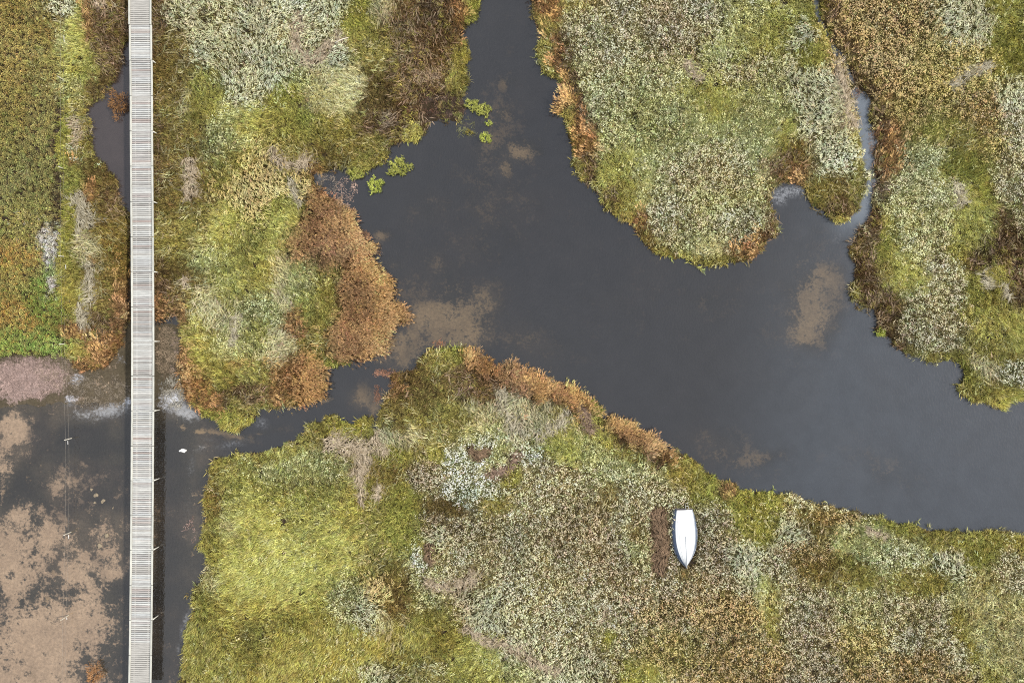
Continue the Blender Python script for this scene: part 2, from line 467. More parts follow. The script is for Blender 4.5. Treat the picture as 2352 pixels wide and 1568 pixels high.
fine = noise_node(5.0, 10, .78); mid = noise_node(0.9, 8, 0.68)
cur = n.new('ShaderNodeAttribute'); cur.attribute_name = 'sediment'; cur = cur.outputs['Color']
for nm, c, lo, hi, amp in (('sand_field', sand, .28, .72, 2.2), ('algae_field', algae, .40, 1.0, 3.0), ('litter_field', litter, .35, .75, 2.2), ('film_field', film, .40, 1.1, 2.0)):
    at = n.new('ShaderNodeAttribute'); at.attribute_name = nm
    ad = n.new('ShaderNodeMath'); ad.operation = 'ADD'; l.new(fine, ad.inputs[0]); l.new(mid, ad.inputs[1])
    sb = n.new('ShaderNodeMath'); sb.operation = 'MULTIPLY_ADD'; sb.inputs[1].default_value = amp; sb.inputs[2].default_value = -amp
    l.new(ad.outputs['Value'], sb.inputs[0])
    # the patch only breaks up where it exists
    mm = n.new('ShaderNodeMath'); mm.operation = 'ADD'; l.new(at.outputs['Fac'], mm.inputs[0]); l.new(sb.outputs['Value'], mm.inputs[1])
    gt = n.new('ShaderNodeMath'); gt.operation = 'GREATER_THAN'; gt.inputs[1].default_value = .04; l.new(at.outputs['Fac'], gt.inputs[0])
    r_ = n.new('ShaderNodeMapRange'); r_.interpolation_type = 'SMOOTHSTEP'; r_.inputs['From Min'].default_value = lo; r_.inputs['From Max'].default_value = hi
    l.new(mm.outputs['Value'], r_.inputs['Value'])
    fm = n.new('ShaderNodeMath'); fm.operation = 'MULTIPLY'; l.new(r_.outputs['Result'], fm.inputs[0]); l.new(gt.outputs['Value'], fm.inputs[1])
    mx = n.new('ShaderNodeMixRGB'); mx.inputs['Color2'].default_value = (*c, 1)
    l.new(fm.outputs['Value'], mx.inputs['Fac']); l.new(cur, mx.inputs['Color1']); cur = mx.outputs['Color']
mr = n.new('ShaderNodeMapRange'); mr.inputs['From Min'].default_value = 0.3; mr.inputs['From Max'].default_value = 0.7; mr.inputs['To Min'].default_value = 0.62; mr.inputs['To Max'].default_value = 1.35
l.new(noise_node(6.0, 8, .75), mr.inputs['Value'])
mul = n.new('ShaderNodeVectorMath'); mul.operation = 'SCALE'
l.new(mr.outputs['Result'], mul.inputs['Scale'])
# drifts of greyer, browner silt over everything
dr = n.new('ShaderNodeMapRange'); dr.inputs['From Min'].default_value = .40; dr.inputs['From Max'].default_value = .62; dr.inputs['To Max'].default_value = .55; l.new(noise_node(.45, 9, .7), dr.inputs['Value'])
drm = n.new('ShaderNodeMixRGB'); drm.blend_type = 'MULTIPLY'; drm.inputs['Color2'].default_value = (.62, .60, .60, 1); l.new(dr.outputs['Result'], drm.inputs['Fac']); l.new(cur, drm.inputs['Color1'])
# small dark weed tufts rooted in the sand
wd = n.new('ShaderNodeMapRange'); wd.inputs['From Min'].default_value = .60; wd.inputs['From Max'].default_value = .66; wd.inputs['To Max'].default_value = .8; l.new(noise_node(1.9, 9, .66), wd.inputs['Value'])
wdm = n.new('ShaderNodeMixRGB'); wdm.inputs['Color2'].default_value = (*lin((66, 62, 54)), 1); l.new(wd.outputs['Result'], wdm.inputs['Fac']); l.new(drm.outputs['Color'], wdm.inputs['Color1'])
l.new(wdm.outputs['Color'], mul.inputs[0])
p = n.new('ShaderNodeBsdfPrincipled'); p.inputs['Roughness'].default_value = 0.9; p.inputs['Specular IOR Level'].default_value = 0.15
l.new(mul.outputs['Vector'], p.inputs['Base Color'])
b = n.new('ShaderNodeBump'); b.inputs['Strength'].default_value = 0.7; b.inputs['Distance'].default_value = 0.03
l.new(fine, b.inputs['Height']); l.new(b.outputs['Normal'], p.inputs['Normal'])
l.new(p.outputs['BSDF'], o.inputs['Surface'])

gm = grid_mesh('ground', (px - 1176) * S, -(py - 784) * S, pz, {'sediment': ('FLOAT_COLOR', gcol), 'sand_field': ('FLOAT', sand_f), 'algae_field': ('FLOAT', alg_f), 'film_field': ('FLOAT', film_f), 'litter_field': ('FLOAT', litt_f)})
gm.materials.append(m_ground)
ground = bpy.data.objects.new('ground', gm); COL.objects.link(ground)
tag(ground, 'dark marsh mud with pale sand and weed on the shallow bed', kind='structure')

# ------------------------------------------------------------------ water
ax = np.arange(-262, 2618, 8.0); ay = np.arange(-262, 1832, 8.0)
qx, qy = np.meshgrid(ax, ay)
sd_w = sdf(qx, qy)
fz = smooth(560, 430, qx) * smooth(700, 760, qy)
m1 = fbm(qx, qy, 110, 20); m2 = fbm(qx, qy, 34, 24)
alg_w = smooth(0.08, 0.85, field(ALGB, qx, qy) + 0.35 * (m2 - 0.5))
murk = 0.80 - 0.50 * alg_w + 0.15 * (m1 - 0.5)
murk = murk * (1 - fz) + fz * (0.06 + 0.34 * (smooth(0.4, 0.65, m1)) * smooth(0.6, 0.2, field(SANDB, qx, qy)))
right_ch = smooth(480, 380, qx) * smooth(350, 365, qx) * smooth(950, 1000, qy)
murk = np.maximum(murk, right_ch * 0.45)
creek = np.clip(smooth(1880, 1950, qx) * smooth(560, 480, qy) + smooth(1840, 1870, qx) * smooth(300, 200, qy), 0, 1)
pondm = smooth(345, 325, qx) * smooth(520, 495, qy)
murk = np.clip(murk + 0.15 * creek + 0.1 * pondm, 0.05, 0.97)
river_c = np.array(lin((40, 39, 40))); creek_c = np.array(lin((98, 105, 112))); cloud_sheen_c = np.array(lin((66, 71, 77))); pond_c = np.array(lin((62, 54, 52)))
cloud_sheen = smooth(1650, 2000, qx + 0.2 * (qy - 600)) * smooth(300, 420, qy)  # paler to the right: brighter cloud reflection put into the water colour
mc = lerp(np.broadcast_to(river_c, qx.shape + (3,)), cloud_sheen_c, np.clip(cloud_sheen * 0.75, 0, 1))
mc = lerp(mc, creek_c, creek * (.45 + .55 * smooth(120, 240, qy))); mc = lerp(mc, pond_c, pondm)
flw = 0.8 * np.clip(smooth(0.15, 1.1, field(FILMB, qx, qy) * (0.6 + 0.8 * m2)), 0, 1) * (1 - 0.4 * fz)
m_water, n, l, o = new_mat('murky marsh water')
am = n.new('ShaderNodeAttribute'); am.attribute_name = 'murk'
ac = n.new('ShaderNodeAttribute'); ac.attribute_name = 'murk_sheen_colour'
af = n.new('ShaderNodeAttribute'); af.attribute_name = 'scum'
g = n.new('ShaderNodeNewGeometry')
mp = n.new('ShaderNodeMapping'); mp.inputs['Scale'].default_value = (7.0, 3.4, 1); mp.inputs['Rotation'].default_value = (0, 0, math.radians(20))
l.new(g.outputs['Position'], mp.inputs['Vector'])
rp = n.new('ShaderNodeTexNoise'); rp.inputs['Scale'].default_value = 1.0; rp.inputs['Detail'].default_value = 3
l.new(mp.outputs['Vector'], rp.inputs['Vector'])
bp = n.new('ShaderNodeBump'); bp.inputs['Strength'].default_value = 0.4; bp.inputs['Distance'].default_value = 0.03
l.new(rp.outputs['Fac'], bp.inputs['Height'])
gl = n.new('ShaderNodeBsdfGlossy'); gl.inputs['Roughness'].default_value = 0.03; gl.inputs['Color'].default_value = (1, 1, 1, 1)
l.new(bp.outputs['Normal'], gl.inputs['Normal'])
# Schlick reflectance, the same from both sides so that daylight reaches the bed
dt = n.new('ShaderNodeVectorMath'); dt.operation = 'DOT_PRODUCT'; l.new(g.outputs['Incoming'], dt.inputs[0]); l.new(g.outputs['Normal'], dt.inputs[1])
ab = n.new('ShaderNodeMath'); ab.operation = 'ABSOLUTE'; l.new(dt.outputs['Value'], ab.inputs[0])
om = n.new('ShaderNodeMath'); om.operation = 'SUBTRACT'; om.inputs[0].default_value = 1.0; l.new(ab.outputs['Value'], om.inputs[1])
pw = n.new('ShaderNodeMath'); pw.operation = 'POWER'; pw.inputs[1].default_value = 5.0; l.new(om.outputs['Value'], pw.inputs[0])
fr = n.new('ShaderNodeMath'); fr.operation = 'MULTIPLY_ADD'; fr.inputs[1].default_value = 0.93; fr.inputs[2].default_value = 0.07; l.new(pw.outputs['Value'], fr.inputs[0])
tr = n.new('ShaderNodeBsdfTransparent'); tr.inputs['Color'].default_value = (0.86, 0.84, 0.80, 1)
mo = n.new('ShaderNodeTexNoise'); mo.inputs['Scale'].default_value = .8; mo.inputs['Detail'].default_value = 8; mo.inputs['Roughness'].default_value = .68
l.new(g.outputs['Position'], mo.inputs['Vector'])
mor = n.new('ShaderNodeMapRange'); mor.inputs['From Min'].default_value = .3; mor.inputs['From Max'].default_value = .7; mor.inputs['To Min'].default_value = .86; mor.inputs['To Max'].default_value = 1.14
l.new(mo.outputs['Fac'], mor.inputs['Value'])
mos = n.new('ShaderNodeVectorMath'); mos.operation = 'SCALE'; l.new(ac.outputs['Color'], mos.inputs[0]); l.new(mor.outputs['Result'], mos.inputs['Scale'])
df = n.new('ShaderNodeBsdfDiffuse'); l.new(mos.outputs['Vector'], df.inputs['Color'])
body = n.new('ShaderNodeMixShader'); l.new(am.outputs['Fac'], body.inputs['Fac']); l.new(tr.outputs['BSDF'], body.inputs[1]); l.new(df.outputs['BSDF'], body.inputs[2])
surf = n.new('ShaderNodeMixShader'); l.new(fr.outputs['Value'], surf.inputs['Fac']); l.new(body.outputs['Shader'], surf.inputs[1]); l.new(gl.outputs['BSDF'], surf.inputs[2])
# broken scum floating on the surface
sn = n.new('ShaderNodeTexNoise'); sn.inputs['Scale'].default_value = 5.0; sn.inputs['Detail'].default_value = 10; sn.inputs['Roughness'].default_value = 0.82
l.new(g.outputs['Position'], sn.inputs['Vector'])
sr = n.new('ShaderNodeMapRange'); sr.inputs['From Min'].default_value = 0.44; sr.inputs['From Max'].default_value = 0.60; sr.inputs['To Max'].default_value = 1.0
l.new(sn.outputs['Fac'], sr.inputs['Value'])
sm = n.new('ShaderNodeMath'); sm.operation = 'MULTIPLY'; l.new(sr.outputs['Result'], sm.inputs[0]); l.new(af.outputs['Fac'], sm.inputs[1])
sm2 = n.new('ShaderNodeMath'); sm2.operation = 'MULTIPLY'; sm2.inputs[1].default_value = 0.75; l.new(sm.outputs['Value'], sm2.inputs[0])
sc = n.new('ShaderNodeBsdfDiffuse'); sc.inputs['Color'].default_value = (*lin((180, 182, 186)), 1)
fin = n.new('ShaderNodeMixShader'); l.new(sm2.outputs['Value'], fin.inputs['Fac']); l.new(surf.outputs['Shader'], fin.inputs[1]); l.new(sc.outputs['BSDF'], fin.inputs[2])
l.new(fin.outputs['Shader'], o.inputs['Surface'])
wm = grid_mesh('water', (qx - 1176) * S, -(qy - 784) * S, np.zeros_like(qx), {'murk': ('FLOAT', murk), 'murk_sheen_colour': ('FLOAT_COLOR', mc), 'scum': ('FLOAT', flw)})
wm.materials.append(m_water)
water = bpy.data.objects.new('water', wm); COL.objects.link(water)
tag(water, 'still grey water of the river, creek and shallow flat', kind='structure')


# ------------------------------------------------------------------ plant prototypes (kept out of the scene, used by the scatter)
class Blades:
    def __init__(self):
        self.v, self.f, self.tone, self.mi = [], [], [], []

    def blade(self, base, az, length, lean, width, curl=0.6, tone=1.0, mat=0, segs=3, z_min=None):
        """a ribbon that starts at lean (from vertical) and bends by curl more"""
        b0 = len(self.v)
        p = Vector(base); side = Vector((-math.sin(az), math.cos(az), 0))
        ang = lean
        for k in range(segs + 1):
            t = k / segs
            w = width * (1.0 - 0.55 * t) if k < segs else 0
            if k < segs:
                self.v.append(p - side * w / 2); self.v.append(p + side * w / 2)
            else:
                self.v.append(p.copy())
            step = length / segs
            p = p + Vector((math.cos(az) * math.sin(ang), math.sin(az) * math.sin(ang), math.cos(ang))) * step
            ang += curl / segs
        for k in range(segs - 1):
            self.f.append((b0 + 2 * k, b0 + 2 * k + 1, b0 + 2 * k + 3, b0 + 2 * k + 2)); self.tone.append(tone); self.mi.append(mat)
        k = segs - 1
        self.f.append((b0 + 2 * k, b0 + 2 * k + 1, b0 + 2 * k + 2)); self.tone.append(tone); self.mi.append(mat)

    def leaf(self, c, az, length, width, pitch=0.25, tone=1.0, mat=0):
        """a small diamond leaf lying nearly flat"""
        b0 = len(self.v)
        c = Vector(c); d = Vector((math.cos(az) * math.cos(pitch), math.sin(az) * math.cos(pitch), math.sin(pitch))); s = Vector((-math.sin(az), math.cos(az), 0))
        self.v += [c, c + d * length * 0.5 + s * width / 2, c + d * length, c + d * length * 0.5 - s * width / 2]
        self.f.append((b0, b0 + 1, b0 + 2, b0 + 3)); self.tone.append(tone); self.mi.append(mat)

    def mesh(self, name, mats):
        me = bpy.data.meshes.new(name)
        me.from_pydata([tuple(v) for v in self.v], [], self.f)
        for m in mats: me.materials.append(m)
        a = me.attributes.new('tone', 'FLOAT', 'FACE'); a.data.foreach_set('value', self.tone)
        me.polygons.foreach_set('material_index', self.mi)
        me.update()
        return me


PROTO = bpy.data.collections.new('plant prototypes')
R = random.Random(3)


def proto(name, B):
    ob = bpy.data.objects.new(name, B.mesh(name, [M_LEAF, M_UNDER]))
    PROTO.objects.link(ob)
    return ob.name


KIND = {}


def register(kind, names):
    KIND[kind] = names


def wisp(B, base, az, length, lean, curl, tone, n=5, width=.03, spread=.16, mat=0, segs=3):
    for i in range(n):
        b = Vector(base) + Vector((R.uniform(-.035, .035), R.uniform(-.035, .035), 0))
        B.blade(b, az + R.gauss(0, spread), length * R.uniform(.75, 1.1), lean + R.gauss(0, .07), width * R.uniform(.7, 1.2), curl * R.uniform(.7, 1.3), tone * R.uniform(.85, 1.15), mat, segs)


TONES = [.4, .6, .8, .95, 1.1, 1.3, 1.45]


def grass_proto():
    B = Blades()
    for i in range(11):
        az = R.gauss(0, .5) if R.random() < .85 else R.uniform(-math.pi, math.pi)
        wisp(B, (R.uniform(-.13, .13), R.uniform(-.13, .13), 0), az, R.uniform(.28, .6), R.uniform(.2, .65), R.uniform(.5, 1.1), R.choice(TONES), 2, .021, .14, 0 if R.random() < .72 else 1, 2)
    return B


def wild_proto():
    B = Blades()
    for i in range(11):
        wisp(B, (R.uniform(-.13, .13), R.uniform(-.13, .13), 0), R.uniform(-math.pi, math.pi), R.uniform(.2, .46), R.uniform(.2, .8), R.uniform(.3, 1.2), R.choice(TONES), 2, .021, .22, 0 if R.random() < .68 else 1, 2)
    return B


def heads_proto(nh):
    B = Blades()
    for i in range(10):
        B.blade((R.uniform(-.14, .14), R.uniform(-.14, .14), 0), R.uniform(-math.pi, math.pi), R.uniform(.24, .46), R.uniform(.3, .9), R.uniform(.022, .034), .6, R.choice([.4, .7, 1., 1.3, 1.6]), 1, 2)
    for i in range(nh):
        c = Vector((R.uniform(-.14, .14), R.uniform(-.14, .14), R.uniform(.24, .56)))
        rr = R.choice([.02, .025, .03, .036, .042, .052]); a0 = R.uniform(0, 6.28); tn = R.uniform(.8, 1.18)
        for k in range(5):
            B.leaf(c, a0 + k * 1.257 + R.uniform(-.3, .3), rr * R.uniform(.7, 1.35), rr * .62, R.uniform(-.15, .6), tn * R.uniform(.8, 1.2), 0)
    return B


def drooping_proto():
    """silvery seed plumes combed one way"""
    B = Blades()
    for i in range(9):
        B.blade((R.uniform(-.14, .14), R.uniform(-.14, .14), 0), R.uniform(-math.pi, math.pi), R.uniform(.2, .45), R.uniform(.3, .9), .03, .6, R.choice([.4, .7, 1, 1.3]), 1, 2)
    for i in range(3):
        az = R.gauss(0, .5); c = Vector((R.uniform(-.14, .14), R.uniform(-.14, .14), R.uniform(.34, .56)))
        tn = R.uniform(.7, 1.25)
        for k in range(5):
            B.leaf(c + Vector((math.cos(az) * .03 * k, math.sin(az) * .03 * k, -.008 * k)), az + R.uniform(-.4, .4), R.uniform(.06, .11), R.uniform(.022, .034), R.uniform(-.15, .2), tn * R.uniform(.8, 1.2), 0)
    return B


def heath_proto():
    B = Blades()
    for q in range(2):
        c = Vector((R.uniform(-.12, .12), R.uniform(-.12, .12), 0)); hh = R.uniform(.08, .28); br = R.uniform(.04, .09)
        tn = R.uniform(.55, 1.4)
        for i in range(14):
            th = R.uniform(0, 6.28); ph = math.acos(R.uniform(.1, 1))
            d = Vector((math.sin(ph) * math.cos(th), math.sin(ph) * math.sin(th), math.cos(ph)))
            B.leaf(c + Vector((d.x * br, d.y * br, d.z * br + hh)), th, R.uniform(.04, .075), R.uniform(.02, .034), math.pi / 2 - ph - .3, tn * R.uniform(.75, 1.25), 0)
    for i in range(4):
        B.blade((R.uniform(-.12, .12), R.uniform(-.12, .12), 0), R.uniform(-3.14, 3.14), R.uniform(.12, .25), .6, .022, .5, R.choice([.7, 1]), 1, 2)
    return B


def reed_proto():
    B = Blades()
    for i in range(11):
        az = R.gauss(0, .3); L = R.uniform(.7, 1.15); ln = R.uniform(.2, .5); tn = R.choice([.6, .8, 1, 1.15, 1.35])
        base = Vector((R.uniform(-.15, .15), R.uniform(-.15, .15), 0))
        B.blade(base, az, L, ln, .016, .25, tn * .8, 0, 2)
        tip = base + Vector((math.cos(az) * math.sin(ln + .1), math.sin(az) * math.sin(ln + .1), math.cos(ln + .1))) * L * .95
        for k in range(4):
            B.blade(tip, az + R.gauss(0, .3), R.uniform(.14, .26), ln + .5 + R.uniform(-.2, .3), .017, .5, tn * R.uniform(.9, 1.15), 0, 2)
    for i in range(3):
        wisp(B, (R.uniform(-.15, .15), R.uniform(-.15, .15), 0), R.gauss(0, .8), R.uniform(.4, .7), R.uniform(.3, .8), .8, R.uniform(.5, 1.1), 3, .03, .2, 1, 2)
    return B


def dead_proto():
    B = Blades()
    for i in range(9):
        wisp(B, (R.uniform(-.16, .16), R.uniform(-.16, .16), R.uniform(.02, .2)), R.gauss(0, .6) + (math.pi if R.random() < .15 else 0), R.uniform(.25, .5), R.uniform(.8, 1.3), R.uniform(.2, .6), R.choice(TONES), 2, .018, .14, 0 if R.random() < .8 else 1)
    return B


def litter_proto():
    B = Blades()
    for i in range(9):
        a = R.uniform(0, 6.28)
        B.leaf((R.uniform(-.15, .15), R.uniform(-.15, .15), R.uniform(.01, .05)), a, R.uniform(.1, .28), R.uniform(.012, .024), R.uniform(-.05, .15), R.choice([.5, .8, 1, 1.3]), 0)
    return B


register('grass', [proto('grass_tuft', grass_proto()) for _ in range(7)])
register('wild', [proto('wild_tuft', wild_proto()) for _ in range(7)])
register('heads', [proto('flower_tuft', heads_proto(R.choice([2, 4, 5, 7, 9]))) for _ in range(10)])
register('plume', [proto('plume_tuft', drooping_proto()) for _ in range(5)])
register('heath', [proto('heath_tuft', heath_proto()) for _ in range(5)])
register('reed', [proto('reed_tuft', reed_proto()) for _ in range(5)])
register('dead', [proto('dead_tuft', dead_proto()) for _ in range(4)])
register('litter', [proto('litter_piece', litter_proto()) for _ in range(4)])
ORDER = {nm: i for i, nm in enumerate(sorted(ob.name for ob in PROTO.objects))}

# scatter node group
ng = bpy.data.node_groups.new('scatter plants', 'GeometryNodeTree')
ng.interface.new_socket('Geometry', in_out='INPUT', socket_type='NodeSocketGeometry')
ng.interface.new_socket('Geometry', in_out='OUTPUT', socket_type='NodeSocketGeometry')
gi, go = ng.nodes.new('NodeGroupInput'), ng.nodes.new('NodeGroupOutput')
ci = ng.nodes.new('GeometryNodeCollectionInfo')
ci.inputs['Collection'].default_value = PROTO
ci.inputs['Separate Children'].default_value = True
ci.inputs['Reset Children'].default_value = True


def named(nm, typ):
    k = ng.nodes.new('GeometryNodeInputNamedAttribute'); k.data_type = typ; k.inputs['Name'].default_value = nm
    return k.outputs['Attribute']


iop = ng.nodes.new('GeometryNodeInstanceOnPoints')
iop.inputs['Pick Instance'].default_value = True
e2r = ng.nodes.new('FunctionNodeEulerToRotation')
ng.links.new(gi.outputs[0], iop.inputs['Points'])
ng.links.new(ci.outputs[0], iop.inputs['Instance'])
ng.links.new(named('pick', 'INT'), iop.inputs['Instance Index'])
ng.links.new(named('turn', 'FLOAT_VECTOR'), e2r.inputs[0])
ng.links.new(e2r.outputs[0], iop.inputs['Rotation'])
ng.links.new(named('size', 'FLOAT_VECTOR'), iop.inputs['Scale'])
ng.links.new(iop.outputs[0], go.inputs[0])


def scatter(name, pos, turn, size, pick, col, col2, label, cat=None):
    me = bpy.data.meshes.new(name)
    me.vertices.add(len(pos)); me.vertices.foreach_set('co', pos.astype(np.float32).ravel())

    def add(nm, typ, arr, key):
        at = me.attributes.new(nm, typ, 'POINT'); at.data.foreach_set(key, arr.ravel())
    add('turn', 'FLOAT_VECTOR', turn.astype(np.float32), 'vector')
    add('size', 'FLOAT_VECTOR', size.astype(np.float32), 'vector')
    add('pick', 'INT', pick.astype(np.int32), 'value')
    for nm, c in (('col', col), ('col2', col2)):
        add(nm, 'FLOAT_COLOR', np.concatenate([c, np.ones((len(c), 1))], 1).astype(np.float32), 'color')
    ob = bpy.data.objects.new(name, me); COL.objects.link(ob)
    md = ob.modifiers.new('scatter', 'NODES'); md.node_group = ng
    tag(ob, label, cat, kind='stuff')
    return ob


# ------------------------------------------------------------------ what grows where
# style: kind, main colour, under colour, height, spread, keep
ST = {
    'heath':  ('heath', (174, 156, 82), (90, 80, 44), 1.0, 1.0, .95),
    'heathG': ('heath', (158, 154, 86), (84, 80, 44), 1.05, 1.05, .95),
    'heathO': ('heath', (192, 152, 74), (108, 92, 46), .8, 1.0, .95),
    'heathB': ('heath', (140, 164, 70), (80, 98, 44), .8, 1.0, 1.0),
    'heathD': ('heath', (112, 94, 66), (70, 60, 44), .8, .9, .5),
    'white':  ('heath', (208, 204, 198), (110, 112, 90), .5, 1.1, .9),
    'yel':    ('grass', (200, 190, 88), (144, 132, 56), 1.0, 1.0, 1.0),
    'lime':   ('grass', (218, 214, 104), (160, 158, 66), 1.0, 1.0, 1.0),
    'pgreen': ('grass', (212, 214, 140), (156, 158, 84), 1.0, 1.0, 1.0),
    'pyel':   ('grass', (232, 220, 146), (186, 172, 96), 1.0, 1.0, 1.0),
    'green':  ('wild', (170, 168, 68), (110, 112, 46), 1.0, 1.0, 1.0),
    'olive':  ('wild', (148, 130, 62), (96, 82, 42), 1.0, 1.0, 1.0),
    'oliveG': ('wild', (168, 158, 76), (108, 100, 46), 1.0, 1.0, 1.0),
    'dkol':   ('wild', (122, 104, 54), (76, 62, 34), 1.0, 1.0, 1.0),
    'brown':  ('wild', (122, 96, 64), (72, 58, 40), 1.0, 1.0, 1.0),
    'dkbr':   ('wild', (100, 78, 52), (58, 46, 32), .9, 1.0, .9),
    'pinkbr': ('dead', (172, 150, 124), (110, 92, 70), .9, 1.0, .9),
    'rust':   ('wild', (180, 136, 86), (110, 82, 50), 1.0, 1.0, 1.0),
    'orange': ('reed', (220, 172, 108), (154, 114, 68), .78, 1.0, .8),
    'brnreed': ('reed', (168, 128, 86), (102, 76, 50), .72, 1.0, .8),
    'mud':    ('litter', (118, 92, 78), (70, 56, 44), 1.0, 1.2, .35),
    'pale':   ('heads', (210, 203, 168), (132, 122, 72), 1.0, 1.0, 0.78),
    'paleG':  ('heads', (206, 206, 152), (142, 138, 74), 1.0, 1.0, 0.85),
    'paleW':  ('heads', (212, 216, 194), (124, 126, 72), 1.0, 1.1, .85),
    'plume':  ('plume', (198, 198, 160), (122, 118, 70), 1.0, 1.0, .95),
    'plumeT': ('plume', (210, 188, 124), (122, 110, 56), 1.0, 1.0, .95),
    'tan':    ('heads', (202, 174, 120), (108, 90, 48), 1.0, 1.05, 0.78),
    'tanG':   ('heads', (196, 178, 112), (118, 108, 54), 1.0, 1.0, 0.85),
    'tanO':   ('heads', (196, 166, 108), (116, 100, 52), .95, .95, 0.78),
    'greige': ('heads', (192, 178, 148), (122, 108, 66), 1.0, .9, 0.78),
    'straw':  ('dead', (204, 186, 158), (150, 132, 100), 1.0, 1.0, .9),
    'strawG': ('dead', (190, 184, 140), (138, 132, 84), 1.1, 1.0, .9),
}
